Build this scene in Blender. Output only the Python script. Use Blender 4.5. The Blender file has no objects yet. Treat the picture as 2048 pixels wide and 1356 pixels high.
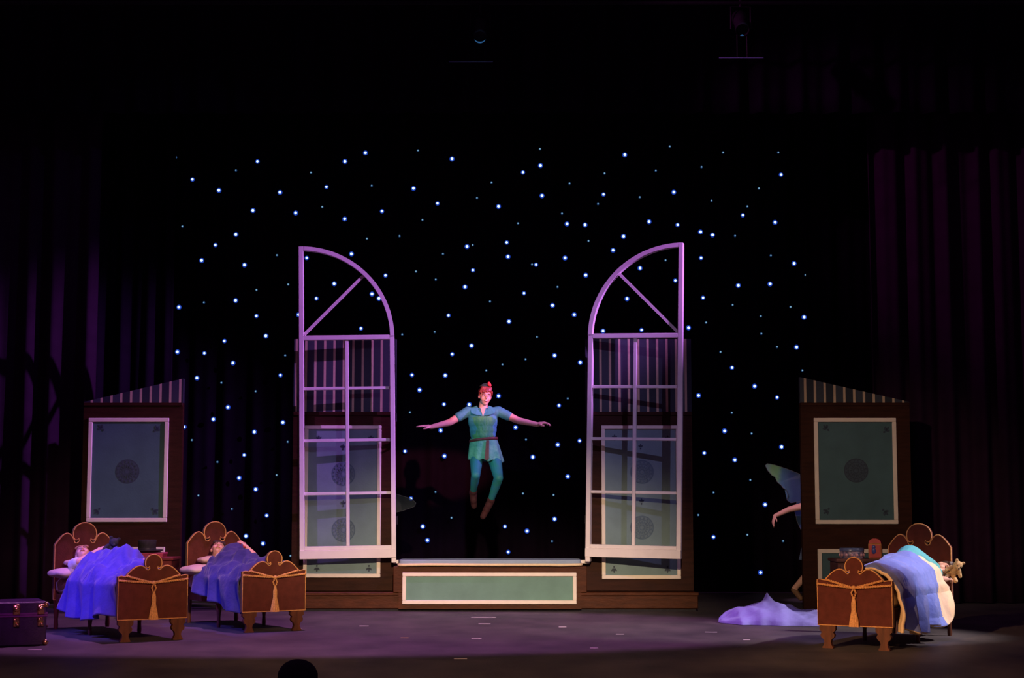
import bpy, math, random
from mathutils import Vector, Matrix, Euler, noise as mnoise
random.seed(7)
PI = math.pi
R = math.radians
scene = bpy.context.scene
COL = scene.collection
# ---------------------------------------------------------------- camera
FPX, IW, IH = 3300.0, 2048.0, 1356.0
CAMY, CAMZ, HORIZ = -20.0, 1.30, 1005.0
PITCH = math.atan((HORIZ - IH / 2) / FPX)
cd = bpy.data.cameras.new('camera')
cam = bpy.data.objects.new('camera', cd)
COL.objects.link(cam)
cd.sensor_width = 36.0
cd.lens = FPX / IW * 36.0
cd.clip_end = 200
cam.location = (0, CAMY, CAMZ)
cam.rotation_euler = (PI / 2 + PITCH, 0, 0)
scene.camera = cam


def P(px, py, Y):
    """world point seen at pixel (px, py) of the 2048x1356 frame on the plane y = Y"""
    u = (px - IW / 2) / FPX
    v = (IH / 2 - py) / FPX
    fy = math.cos(PITCH) - v * math.sin(PITCH)
    fz = math.sin(PITCH) + v * math.cos(PITCH)
    k = (Y - CAMY) / fy
    return Vector((u * k, Y, CAMZ + fz * k))


# ---------------------------------------------------------------- world, view
w = bpy.data.worlds.new('world')
scene.world = w
w.use_nodes = True
bg = w.node_tree.nodes['Background']
bg.inputs[0].default_value = (0.62, 0.16, 0.75, 1)
bg.inputs[1].default_value = 0.05
scene.view_settings.view_transform = 'Standard'
scene.view_settings.look = 'None'
scene.view_settings.gamma = 1
scene.view_settings.exposure = 0
scene.view_settings.use_curve_mapping = False


# ---------------------------------------------------------------- stage lamps
def spot(name, loc, aim, col, power, deg, blend=0.6, rad=0.08, scale=(1, 1, 1)):
    l = bpy.data.lights.new(name, 'SPOT')
    o = bpy.data.objects.new(name, l)
    COL.objects.link(o)
    l.color = col
    l.energy = power
    l.spot_size = R(deg)
    l.spot_blend = blend
    l.shadow_soft_size = rad
    o.location = loc
    o.rotation_euler = (Vector(aim) - Vector(loc)).to_track_quat('-Z', 'Y').to_euler()
    o.scale = scale
    return o


WARM = (1.0, 0.70, 0.47)
AMBER = (1.0, 0.52, 0.24)
# warm front wash from the balcony rail, kept low on the set
spot('warm_wash_centre', (0.3, -19, 6.5), (-0.2, 0.2, 0.0), WARM, 15000, 16.5, 1.0, 0.15, (1.15, 0.75, 1))
spot('warm_wash_right_flat', (-4, -18, 6.5), (4.3, 0.4, 1.2), WARM, 4200, 13, 1.0, 0.15)
spot('warm_wash_left_flat', (2.0, -18, 6.5), (-4.2, 0.4, 0.6), WARM, 4600, 13, 1.0, 0.15)
spot('amber_right_bed', (-5, -18, 6.0), (3.2, -5.0, 0.25), AMBER, 7600, 10, 1.0, 0.12)
spot('amber_left_beds', (3, -18.5, 6.0), (-3.0, -3.7, 0.15), AMBER, 4600, 13, 1.0, 0.12)
spot('amber_apron_wash', (0, -19, 6.5), (0.3, -7.6, 0.0), AMBER, 3600, 30, 1.0, 0.2, (1.8, 0.5, 1))
# purple side special on the arched window, violet-blue front special on its panels
spot('purple_window_special', (10.5, -4.2, 8.3), (-0.5, 0.1, 3.7), (0.60, 0.20, 1.0), 12500, 20, 0.7, 0.06)
spot('violet_panel_special', (5.2, -10.5, 7.9), (-0.2, 0.3, 1.5), (0.50, 0.40, 0.92), 1700, 25, 0.9, 0.05)
# violet floor wash
spot('violet_floor_wash', (-2.2, -2.2, 9.0), (-2.2, -2.75, 0.0), (0.85, 0.27, 0.9), 2500, 40, 0.25, 0.1, (1.7, 1.0, 1))
# blue on the beds
spot('blue_bed_special', (-7.6, -6.4, 6.0), (-3.9, -3.4, 0.5), (0.16, 0.10, 1.0), 2900, 19, 0.8, 0.08)
spot('lavender_bed_special', (8.6, -5.2, 5.2), (3.4, -3.5, 0.4), (0.80, 0.64, 0.66), 3300, 24, 0.6, 0.08)
spot('lavender_top_special', (4.2, -6.6, 8.2), (3.45, -4.2, 0.7), (0.40, 0.34, 1.0), 1500, 14, 0.8, 0.08)
spot('magenta_left_beds', (-2.5, -14, 6.0), (-4.5, -3.7, 0.35), (0.75, 0.16, 0.9), 1100, 11.5, 0.9, 0.1)
# pink special on the flying performer
spot('pink_performer_special', (2.4, -9, 4.8), (-0.32, 0.25, 2.58), (1.0, 0.26, 0.26), 5200, 10.5, 0.5, 0.05, (1.0, 0.36, 1))
spot('cyan_performer_special', (-4.2, -7, 4.2), (-0.32, 0.3, 1.95), (0.28, 0.75, 1.0), 1050, 9.5, 0.6, 0.05, (0.55, 1, 1))
# magenta special catching the winged performer
spot('magenta_wing_special', (0.6, -4, 6.2), (3.42, 1.0, 1.35), (0.80, 0.40, 0.80), 1000, 7, 0.6, 0.05)
# spill on the side curtains
spot('curtain_spill', (-2.0, -3.5, 8.5), (5.7, 1.4, 5.0), (0.75, 0.10, 0.6), 1000, 27, 1.0, 0.1)
spot('curtain_spill_blue', (0.5, -3.5, 8.5), (-5.4, 1.3, 4.8), (0.25, 0.1, 0.8), 190, 26, 1.0, 0.1)


# ---------------------------------------------------------------- materials
MATS = {}


def mat(name, col, rough=0.6, var=0.12, scale=8.0, bump=0.0, bscale=40.0, metal=0.0, sheen=0.0,
        stretch=(1, 1, 1), col2=None, spec=0.4):
    if name in MATS:
        return MATS[name]
    m = bpy.data.materials.new(name)
    m.use_nodes = True
    nt = m.node_tree
    N = nt.nodes
    L = nt.links
    b = N['Principled BSDF']
    b.inputs['Roughness'].default_value = rough
    b.inputs['Metallic'].default_value = metal
    b.inputs['Specular IOR Level'].default_value = spec
    if sheen:
        b.inputs['Sheen Weight'].default_value = sheen
        b.inputs['Sheen Roughness'].default_value = 0.4
    tc = N.new('ShaderNodeTexCoord')
    mp = N.new('ShaderNodeMapping')
    mp.inputs['Scale'].default_value = stretch
    L.new(tc.outputs['Object'], mp.inputs['Vector'])
    nz = N.new('ShaderNodeTexNoise')
    nz.inputs['Scale'].default_value = scale
    nz.inputs['Detail'].default_value = 5
    L.new(mp.outputs['Vector'], nz.inputs['Vector'])
    cr = N.new('ShaderNodeValToRGB')
    c2 = col2 or tuple(min(1, c * (1 + var)) for c in col)
    c1 = tuple(c * (1 - var) for c in col) if col2 is None else col
    cr.color_ramp.elements[0].position = 0.3
    cr.color_ramp.elements[1].position = 0.7
    cr.color_ramp.elements[0].color = (*c1, 1)
    cr.color_ramp.elements[1].color = (*c2, 1)
    L.new(nz.outputs['Fac'], cr.inputs['Fac'])
    L.new(cr.outputs['Color'], b.inputs['Base Color'])
    if bump:
        n2 = N.new('ShaderNodeTexNoise')
        n2.inputs['Scale'].default_value = bscale
        n2.inputs['Detail'].default_value = 4
        L.new(mp.outputs['Vector'], n2.inputs['Vector'])
        bp = N.new('ShaderNodeBump')
        bp.inputs['Strength'].default_value = bump
        bp.inputs['Distance'].default_value = 0.02
        L.new(n2.outputs['Fac'], bp.inputs['Height'])
        L.new(bp.outputs['Normal'], b.inputs['Normal'])
    MATS[name] = m
    return m


def emis(name, col, strength):
    m = bpy.data.materials.new(name)
    m.use_nodes = True
    nt = m.node_tree
    nt.nodes.remove(nt.nodes['Principled BSDF'])
    e = nt.nodes.new('ShaderNodeEmission')
    e.inputs[0].default_value = (*col, 1)
    e.inputs[1].default_value = strength
    nt.links.new(e.outputs[0], nt.nodes['Material Output'].inputs[0])
    try:
        m.cycles.emission_sampling = 'NONE'
    except Exception:
        pass
    return m


def wallpaper(name, period, off):
    m = bpy.data.materials.new(name)
    m.use_nodes = True
    N = m.node_tree.nodes
    L = m.node_tree.links
    b = N['Principled BSDF']
    b.inputs['Roughness'].default_value = 0.75
    tc = N.new('ShaderNodeTexCoord')
    sp = N.new('ShaderNodeSeparateXYZ')
    L.new(tc.outputs['Object'], sp.inputs[0])

    def M(op, a, bb):
        n = N.new('ShaderNodeMath')
        n.operation = op
        for i, x in enumerate((a, bb)):
            if isinstance(x, (int, float)):
                n.inputs[i].default_value = x
            else:
                L.new(x, n.inputs[i])
        return n.outputs[0]
    x = M('ADD', sp.outputs[0], off + 50 * period)
    f = M('FRACT', M('DIVIDE', x, period), 0)
    st = M('LESS_THAN', f, 0.24)
    f2 = M('FRACT', M('DIVIDE', x, period * 2), 0)
    alt = M('LESS_THAN', f2, 0.5)
    nz = N.new('ShaderNodeTexNoise')
    nz.inputs['Scale'].default_value = 30
    L.new(tc.outputs['Object'], nz.inputs['Vector'])
    m1 = N.new('ShaderNodeMix')
    m1.data_type = 'RGBA'
    L.new(alt, m1.inputs['Factor'])
    m1.inputs['A'].default_value = (0.014, 0.022, 0.030, 1)
    m1.inputs['B'].default_value = (0.034, 0.047, 0.060, 1)
    m2 = N.new('ShaderNodeMix')
    m2.data_type = 'RGBA'
    L.new(st, m2.inputs['Factor'])
    L.new(m1.outputs['Result'], m2.inputs['A'])
    m2.inputs['B'].default_value = (0.58, 0.45, 0.28, 1)
    m3 = N.new('ShaderNodeMix')
    m3.data_type = 'RGBA'
    m3.blend_type = 'MULTIPLY'
    m3.inputs['Factor'].default_value = 0.25
    L.new(m2.outputs['Result'], m3.inputs['A'])
    L.new(nz.outputs['Fac'], m3.inputs['B'])
    L.new(m3.outputs['Result'], b.inputs['Base Color'])
    return m


def stage_floor_mat():
    m = bpy.data.materials.new('stage_deck')
    m.use_nodes = True
    N = m.node_tree.nodes
    L = m.node_tree.links
    b = N['Principled BSDF']
    b.inputs['Roughness'].default_value = 0.62
    b.inputs['Specular IOR Level'].default_value = 0.35
    tc = N.new('ShaderNodeTexCoord')

    def nz(scale, det, st=(1, 1, 1)):
        mp = N.new('ShaderNodeMapping')
        mp.inputs['Scale'].default_value = st
        L.new(tc.outputs['Object'], mp.inputs[0])
        n = N.new('ShaderNodeTexNoise')
        n.inputs['Scale'].default_value = scale
        n.inputs['Detail'].default_value = det
        L.new(mp.outputs[0], n.inputs['Vector'])
        return n.outputs['Fac']
    r1 = N.new('ShaderNodeValToRGB')
    r1.color_ramp.elements[0].position = 0.3
    r1.color_ramp.elements[0].color = (0.044, 0.042, 0.044, 1)
    r1.color_ramp.elements[1].position = 0.72
    r1.color_ramp.elements[1].color = (0.10, 0.09, 0.088, 1)
    L.new(nz(2.2, 8, (1, 0.6, 1)), r1.inputs[0])
    r2 = N.new('ShaderNodeValToRGB')
    r2.color_ramp.elements[0].position = 0.66
    r2.color_ramp.elements[0].color = (0, 0, 0, 1)
    r2.color_ramp.elements[1].position = 0.8
    r2.color_ramp.elements[1].color = (0.16, 0.15, 0.15, 1)
    L.new(nz(9, 6, (0.5, 2.2, 1)), r2.inputs[0])
    ad = N.new('ShaderNodeMix')
    ad.data_type = 'RGBA'
    ad.blend_type = 'ADD'
    ad.inputs['Factor'].default_value = 1
    L.new(r1.outputs[0], ad.inputs['A'])
    L.new(r2.outputs[0], ad.inputs['B'])
    L.new(ad.outputs['Result'], b.inputs['Base Color'])
    bp = N.new('ShaderNodeBump')
    bp.inputs['Strength'].default_value = 0.25
    bp.inputs['Distance'].default_value = 0.01
    L.new(nz(60, 4), bp.inputs['Height'])
    L.new(bp.outputs[0], b.inputs['Normal'])
    return m


def wing_mat():
    m = bpy.data.materials.new('iridescent_gauze')
    m.use_nodes = True
    N = m.node_tree.nodes
    L = m.node_tree.links
    b = N['Principled BSDF']
    b.inputs['Roughness'].default_value = 0.35
    tc = N.new('ShaderNodeTexCoord')
    sp = N.new('ShaderNodeSeparateXYZ')
    L.new(tc.outputs['Object'], sp.inputs[0])
    nz_ = N.new('ShaderNodeTexNoise')
    nz_.inputs['Scale'].default_value = 4
    L.new(tc.outputs['Object'], nz_.inputs['Vector'])
    ma = N.new('ShaderNodeMath')
    ma.operation = 'MULTIPLY_ADD'
    L.new(nz_.outputs['Fac'], ma.inputs[0])
    ma.inputs[1].default_value = 0.22
    L.new(sp.outputs[0], ma.inputs[2])
    mr = N.new('ShaderNodeMapRange')
    mr.inputs['From Min'].default_value = -0.60
    mr.inputs['From Max'].default_value = 0.10
    L.new(ma.outputs[0], mr.inputs['Value'])
    cr = N.new('ShaderNodeValToRGB')
    e = cr.color_ramp.elements
    e[0].position = 0.14
    e[0].color = (0.36, 0.62, 0.80, 1)
    e[1].position = 0.62
    e[1].color = (0.05, 0.10, 0.24, 1)
    x = e.new(0.27)
    x.color = (0.30, 0.66, 0.28, 1)
    x = e.new(0.38)
    x.color = (0.24, 0.60, 0.26, 1)
    x = e.new(0.46)
    x.color = (0.10, 0.26, 0.36, 1)
    L.new(mr.outputs[0], cr.inputs[0])
    L.new(cr.outputs[0], b.inputs['Base Color'])
    b.inputs['Alpha'].default_value = 0.5
    return m


M_BROWN = mat('dark_brown_paint', (0.034, 0.011, 0.005), 0.6, 0.3, 3, 0.15, 30, stretch=(1, 1, 8), spec=0.12)
M_PLINTH = mat('plinth_brown_paint', (0.068, 0.020, 0.006), 0.55, 0.3, 5, 0.2, 25, stretch=(1, 1, 5), spec=0.15)
M_WHITE = mat('cream_white_paint', (0.80, 0.74, 0.68), 0.45, 0.05, 6)
M_CREAM = mat('cream_trim_paint', (0.78, 0.70, 0.56), 0.5, 0.06, 6)
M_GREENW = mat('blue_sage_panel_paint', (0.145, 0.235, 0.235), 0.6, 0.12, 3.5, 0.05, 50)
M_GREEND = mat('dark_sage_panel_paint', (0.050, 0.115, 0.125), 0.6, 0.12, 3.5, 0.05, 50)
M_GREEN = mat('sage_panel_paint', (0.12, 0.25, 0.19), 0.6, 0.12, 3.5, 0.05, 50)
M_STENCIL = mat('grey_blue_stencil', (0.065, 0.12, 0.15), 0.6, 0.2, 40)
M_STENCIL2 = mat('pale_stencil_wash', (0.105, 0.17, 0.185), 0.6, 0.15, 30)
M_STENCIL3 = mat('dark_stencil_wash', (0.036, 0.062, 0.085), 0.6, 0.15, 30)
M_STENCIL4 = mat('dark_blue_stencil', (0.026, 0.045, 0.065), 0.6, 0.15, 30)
M_BLACK = mat('black_velour', (0.008, 0.0035, 0.011), 0.95, 0.15, 4, 0, 40, spec=0.05)
M_VELOUR = mat('plum_velour', (0.024, 0.007, 0.024), 0.9, 0.15, 4, spec=0.1)
M_DECK = stage_floor_mat()
M_BED = mat('oxblood_velvet', (0.11, 0.027, 0.02), 0.8, 0.18, 14, 0.1, 90, sheen=0.25, spec=0.2)
M_BEDWOOD = mat('mahogany_wood', (0.11, 0.035, 0.015), 0.5, 0.3, 6, 0.1, 30, stretch=(5, 5, 1))
M_GOLD = mat('gold_cord', (0.72, 0.36, 0.13), 0.5, 0.2, 60, 0.3, 120)
M_SHEET = mat('cream_sheet', (0.62, 0.50, 0.36), 0.85, 0.1, 6, 0.2, 20)
M_QBLUE = mat('royal_blue_quilt', (0.07, 0.055, 0.40), 0.75, 0.12, 9, 0.3, 22, sheen=0.2)
M_QBLUE2 = mat('navy_blue_quilt', (0.032, 0.032, 0.18), 0.75, 0.12, 9, 0.3, 22, sheen=0.2)
M_QLIGHT = mat('powder_blue_quilt', (0.17, 0.24, 0.58), 0.8, 0.1, 9, 0.3, 24, sheen=0.2)
M_QCREAM = mat('cream_quilt_lining', (0.85, 0.64, 0.38), 0.85, 0.06, 8, 0.2, 24)
M_LAV = mat('lavender_blanket', (0.30, 0.30, 0.80), 0.8, 0.08, 7, 0.25, 18, sheen=0.2)
M_SKIN = mat('skin', (0.72, 0.42, 0.30), 0.5, 0.06, 12)
M_SHIRT = mat('white_nightshirt', (0.70, 0.72, 0.78), 0.8, 0.06, 10, 0.2, 30)
M_HAIRD = mat('dark_brown_hair', (0.05, 0.028, 0.02), 0.5, 0.4, 60, stretch=(1, 1, 0.2))
M_HAIRR = mat('auburn_hair', (0.26, 0.05, 0.03), 0.45, 0.5, 60, stretch=(1, 1, 0.2))
M_HAIRL = mat('light_brown_hair', (0.36, 0.18, 0.09), 0.5, 0.3, 60, stretch=(1, 1, 0.2))
M_DARK = mat('near_black_felt', (0.018, 0.016, 0.02), 0.85, 0.3, 30)
M_BRASS = mat('polished_brass', (0.85, 0.55, 0.22), 0.25, 0.1, 20, metal=1.0)
M_STEEL = mat('black_steel', (0.012, 0.012, 0.014), 0.6, 0.2, 20, spec=0.15)


# ---------------------------------------------------------------- mesh collector
class MB:
    def __init__(s):
        s.v = []
        s.f = []
        s.m = []
        s.cur = 0

    def add(s, vs, fs):
        o = len(s.v)
        s.v += [Vector(v) for v in vs]
        for f in fs:
            s.f.append([i + o for i in f])
            s.m.append(s.cur)
        return s

    def box(s, x0, x1, y0, y1, z0, z1, bev=0.0):
        if bev <= 0:
            vs = [(x, y, z) for x in (x0, x1) for y in (y0, y1) for z in (z0, z1)]
            return s.add(vs, [(0, 1, 3, 2), (4, 6, 7, 5), (0, 4, 5, 1), (2, 3, 7, 6), (0, 2, 6, 4), (1, 5, 7, 3)])
        b = min(bev, (x1 - x0) / 2.2, (y1 - y0) / 2.2, (z1 - z0) / 2.2)
        cx, cy, cz = (x0 + x1) / 2, (y0 + y1) / 2, (z0 + z1) / 2
        hx, hy, hz = (x1 - x0) / 2, (y1 - y0) / 2, (z1 - z0) / 2
        vs = []
        idx = {}
        for sx in (-1, 1):
            for sy in (-1, 1):
                for sz in (-1, 1):
                    for ax in range(3):
                        h = [hx - b, hy - b, hz - b]
                        h[ax] += b
                        idx[(sx, sy, sz, ax)] = len(vs)
                        vs.append((cx + sx * h[0], cy + sy * h[1], cz + sz * h[2]))
        fs = []
        for ax in range(3):
            o1, o2 = [(1, 2), (2, 0), (0, 1)][ax]
            for sg in (-1, 1):
                q = []
                for a, c in ((-1, -1), (1, -1), (1, 1), (-1, 1)):
                    k = [0, 0, 0]
                    k[ax] = sg
                    k[o1] = a
                    k[o2] = c
                    q.append(idx[(*k, ax)])
                fs.append(q if sg > 0 else q[::-1])
        for ax in range(3):
            o1, o2 = [(1, 2), (2, 0), (0, 1)][ax]
            for a in (-1, 1):
                for c in (-1, 1):
                    k0 = [0, 0, 0]
                    k1 = [0, 0, 0]
                    k0[ax] = -1
                    k1[ax] = 1
                    for k in (k0, k1):
                        k[o1] = a
                        k[o2] = c
                    q = [idx[(*k0, o1)], idx[(*k1, o1)], idx[(*k1, o2)], idx[(*k0, o2)]]
                    fs.append(q if a * c < 0 else q[::-1])
        for sx in (-1, 1):
            for sy in (-1, 1):
                for sz in (-1, 1):
                    q = [idx[(sx, sy, sz, i)] for i in range(3)]
                    fs.append(q if sx * sy * sz > 0 else q[::-1])
        return s.add(vs, fs)

    def tube(s, path, r, n=8, closed=False, caps=True):
        path = [Vector(p) for p in path]
        K = len(path)
        rr = r if isinstance(r, (list, tuple)) else [r] * K
        vs = []
        up = None
        for i in range(K):
            a = path[(i - 1) % K] if (closed or i > 0) else path[i]
            c = path[(i + 1) % K] if (closed or i < K - 1) else path[i]
            t = (c - a)
            if t.length < 1e-9:
                t = Vector((0, 0, 1))
            t.normalize()
            if up is None:
                up = Vector((0, 0, 1)) if abs(t.z) < 0.9 else Vector((0, 1, 0))
            e = up - t * up.dot(t)
            if e.length < 1e-6:
                e = t.orthogonal()
            e.normalize()
            up = e
            q = t.cross(e)
            for j in range(n):
                th = 2 * PI * j / n
                vs.append(path[i] + (e * math.cos(th) + q * math.sin(th)) * rr[i])
        fs = []
        for i in range(K if closed else K - 1):
            for j in range(n):
                a = i * n + j
                b2 = i * n + (j + 1) % n
                c = ((i + 1) % K) * n + (j + 1) % n
                d = ((i + 1) % K) * n + j
                fs.append((a, b2, c, d))
        if caps and not closed:
            fs.append(tuple(range(n))[::-1])
            fs.append(tuple((K - 1) * n + j for j in range(n)))
        return s.add(vs, fs)

    def lathe(s, prof, n=24, center=(0, 0, 0), axis=None):
        """prof: list of (r, h); closed by caps where r > 0"""
        c = Vector(center)
        Q = Matrix.Identity(3) if axis is None else Vector(axis).normalized().to_track_quat('Z', 'Y').to_matrix()
        vs = []
        for r, h in prof:
            for j in range(n):
                th = 2 * PI * j / n
                vs.append(c + Q @ Vector((r * math.cos(th), r * math.sin(th), h)))
        fs = []
        for i in range(len(prof) - 1):
            for j in range(n):
                fs.append((i * n + j, i * n + (j + 1) % n, (i + 1) * n + (j + 1) % n, (i + 1) * n + j))
        fs.append(tuple(range(n))[::-1])
        fs.append(tuple((len(prof) - 1) * n + j for j in range(n)))
        return s.add(vs, fs)

    def ball(s, c, r, n=16, rot=None):
        r = (r, r, r) if isinstance(r, (int, float)) else r
        c = Vector(c)
        Q = rot or Matrix.Identity(3)
        h = n // 2
        vs = [c + Q @ Vector((0, 0, -r[2]))]
        for i in range(1, h):
            ph = -PI / 2 + PI * i / h
            for j in range(n):
                th = 2 * PI * j / n
                vs.append(c + Q @ Vector((r[0] * math.cos(ph) * math.cos(th), r[1] * math.cos(ph) * math.sin(th), r[2] * math.sin(ph))))
        vs.append(c + Q @ Vector((0, 0, r[2])))
        fs = []
        for j in range(n):
            fs.append((0, 1 + (j + 1) % n, 1 + j))
            fs.append((len(vs) - 1, 1 + (h - 2) * n + j, 1 + (h - 2) * n + (j + 1) % n))
        for i in range(h - 2):
            for j in range(n):
                a = 1 + i * n
                fs.append((a + j, a + (j + 1) % n, a + n + (j + 1) % n, a + n + j))
        return s.add(vs, fs)

    def cone(s, a, b, ra, rb, n=14):
        """rounded tapered limb segment"""
        a = Vector(a)
        b = Vector(b)
        L = (b - a).length
        pr = []
        for i in range(5):
            t = -PI / 2 + (PI / 2) * i / 4
            pr.append((max(1e-4, ra * math.cos(t)), ra * math.sin(t)))
        for i in range(1, 6):
            t = (PI / 2) * i / 5
            pr.append((max(1e-4, rb * math.cos(t)), L + rb * math.sin(t)))
        pr.insert(5, (rb, L))
        return s.lathe(pr, n, a, b - a)

    def limb(s, pts, rad, n=14):
        for i in range(len(pts) - 1):
            s.cone(pts[i], pts[i + 1], rad[i], rad[i + 1], n)
        return s

    def extrude(s, poly, y0, y1):
        """2D outline (x, z) pushed from y0 to y1"""
        n = len(poly)
        vs = [(p[0], y0, p[1]) for p in poly] + [(p[0], y1, p[1]) for p in poly]
        ar = sum(poly[i][0] * poly[(i + 1) % n][1] - poly[(i + 1) % n][0] * poly[i][1] for i in range(n))
        fs = []
        f0 = list(range(n))
        if ar < 0:
            f0 = f0[::-1]
        fs.append(f0)
        fs.append([i + n for i in f0][::-1])
        for i in range(n):
            j = (i + 1) % n
            q = (i, i + n, j + n, j)
            fs.append(q if ar > 0 else q[::-1])
        return s.add(vs, fs)

    def grid(s, fn, nu, nv, closed_u=False):
        vs = [fn(i / (nu - (0 if closed_u else 1)), j / (nv - 1)) for i in range(nu) for j in range(nv)]
        fs = []
        for i in range(nu if closed_u else nu - 1):
            for j in range(nv - 1):
                i2 = (i + 1) % nu
                fs.append((i * nv + j, i2 * nv + j, i2 * nv + j + 1, i * nv + j + 1))
        return s.add(vs, fs)

    def mesh(s, name):
        me = bpy.data.meshes.new(name)
        me.from_pydata([tuple(v) for v in s.v], [], s.f)
        for p, mi in zip(me.polygons, s.m):
            p.material_index = mi
        me.update()
        return me

    def build(s, name, m, parent=None, smooth=False, world=False, solid=0.0, subsurf=0, auto=True):
        if world and parent is not None:
            inv = pmat(parent).inverted()
            s.v = [inv @ v for v in s.v]
        me = s.mesh(name)
        for x in (m if isinstance(m, (list, tuple)) else [m]):
            me.materials.append(x)
        o = bpy.data.objects.new(name, me)
        COL.objects.link(o)
        if parent is not None:
            o.parent = parent
        if smooth:
            for p in me.polygons:
                p.use_smooth = True
            if auto:
                try:
                    me.set_sharp_from_angle(angle=R(50))
                except Exception:
                    pass
        if solid:
            md = o.modifiers.new('solid', 'SOLIDIFY')
            md.thickness = abs(solid)
            md.offset = -1 if solid > 0 else 1
        if subsurf:
            md = o.modifiers.new('sub', 'SUBSURF')
            md.levels = subsurf
            md.render_levels = subsurf
        return o

    def fuse(s, name, m, parent=None, voxel=0.008, it=3, pick=None, world=False):
        """one continuous skin over all collected shapes (voxel union); pick(co) -> material slot"""
        if world and parent is not None:
            inv = pmat(parent).inverted()
            s.v = [inv @ v for v in s.v]
        me = s.mesh('tmp')
        t = bpy.data.objects.new('tmp', me)
        COL.objects.link(t)
        md = t.modifiers.new('r', 'REMESH')
        md.mode = 'VOXEL'
        md.voxel_size = voxel
        md.use_smooth_shade = True
        sm = t.modifiers.new('s', 'SMOOTH')
        sm.factor = 0.5
        sm.iterations = it
        dg = bpy.context.evaluated_depsgraph_get()
        dg.update()
        ev = t.evaluated_get(dg)
        me2 = bpy.data.meshes.new_from_object(ev)
        me2.name = name
        bpy.data.objects.remove(t)
        bpy.data.meshes.remove(me)
        me2.materials.clear()
        for x in (m if isinstance(m, (list, tuple)) else [m]):
            me2.materials.append(x)
        for p in me2.polygons:
            p.use_smooth = True
            p.material_index = pick(p.center) if pick else 0
        o = bpy.data.objects.new(name, me2)
        COL.objects.link(o)
        if parent is not None:
            o.parent = parent
        return o


def pmat(o):
    if o is None:
        return Matrix.Identity(4)
    m = Matrix.LocRotScale(o.location, o.rotation_euler, o.scale)
    return pmat(o.parent) @ m


def tag(o, label=None, cat=None, group=None, kind=None):
    if label:
        o['label'] = label
    if cat:
        o['category'] = cat
    if group:
        o['group'] = group
    if kind:
        o['kind'] = kind
    return o


def thing(name, label, cat, loc=(0, 0, 0), rz=0.0, group=None, rot=None):
    o = bpy.data.objects.new(name, None)
    COL.objects.link(o)
    o.empty_display_size = 0.1
    o.location = loc
    o.rotation_euler = rot or (0, 0, rz)
    return tag(o, label, cat, group)


def copy_obj(o, parent=None):
    c = o.copy()
    COL.objects.link(c)
    c.parent = parent
    return c


def nz(x, y, z=0.0):
    return mnoise.noise(Vector((x, y, z)))


# ================================================================ THE STAGE
floor = MB().box(-9.5, 9.5, -7.6, 6.0, -0.12, 0.0).build('floor', M_DECK)
tag(floor, 'dark scuffed stage deck under the beds and the set', 'floor', kind='structure')
apron = MB().box(-9.5, 9.5, -7.75, -7.605, -1.0, 0.0).build('trim_1', M_STEEL)
tag(apron, 'black front edge of the stage', 'trim', kind='structure')
aud = MB().box(-9.5, 9.5, -24, -7.76, -1.1, -0.9).build('floor_auditorium', M_DARK)
tag(aud, 'dark auditorium floor in front of the stage', 'floor', kind='structure')


def drape(x0, x1, y, z0, z1, amp, waves, seed, mtl, name, parent, tuck=0.0):
    def fn(u, v):
        x = x0 + (x1 - x0) * u
        z = z0 + (z1 - z0) * v
        ph = u * waves * 2 * PI
        a = amp * (1.0 - 0.35 * v)
        d = math.sin(ph + 1.3 * nz(u * waves * 0.7, seed, 0.4)) + 0.55 * math.sin(1.7 * ph + 2 * nz(u * 3, seed + 3, v * 0.3))
        d += 0.5 * nz(u * waves * 0.9, v * 0.6, seed)
        return (x + 0.03 * nz(u * waves, v, seed + 9), y + a * d, z)
    return MB().grid(fn, int(waves * 14) + 2, 16).build(name, mtl, parent, smooth=True, auto=False, solid=0.012)


# star curtain, hanging upstage
sc = thing('star_curtain', 'black star curtain dotted with tiny blue-white lights behind the window set', 'curtain', (0, 4.0, 0))
drape(-8.5, 8.5, 0.12, 0.01, 9.6, 0.03, 46, 4, M_BLACK, 'curtain_cloth', sc)
M_CORE = emis('star_core_white', (0.62, 0.84, 1.0), 1.5)
M_HALO = emis('star_halo_blue', (0.012, 0.05, 0.42), 1.0)  # glare round each star, built as an emissive blue ring
M_CORES = emis('star_core_small', (0.22, 0.42, 0.55), 1.0)
M_HALOS = emis('star_halo_small', (0.008, 0.03, 0.10), 1.0)


def star_mesh(rc, rl, mc, ml, nm):
    b = MB()
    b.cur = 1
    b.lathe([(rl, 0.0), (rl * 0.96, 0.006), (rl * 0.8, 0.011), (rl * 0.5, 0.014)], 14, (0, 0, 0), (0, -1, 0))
    b.cur = 0
    b.lathe([(rc, 0.008), (rc * 0.95, 0.016), (rc * 0.6, 0.022), (rc * 0.15, 0.024)], 12, (0, 0, 0), (0, -1, 0))
    me = b.mesh(nm)
    me.materials.append(mc)
    me.materials.append(ml)
    return me


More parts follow.
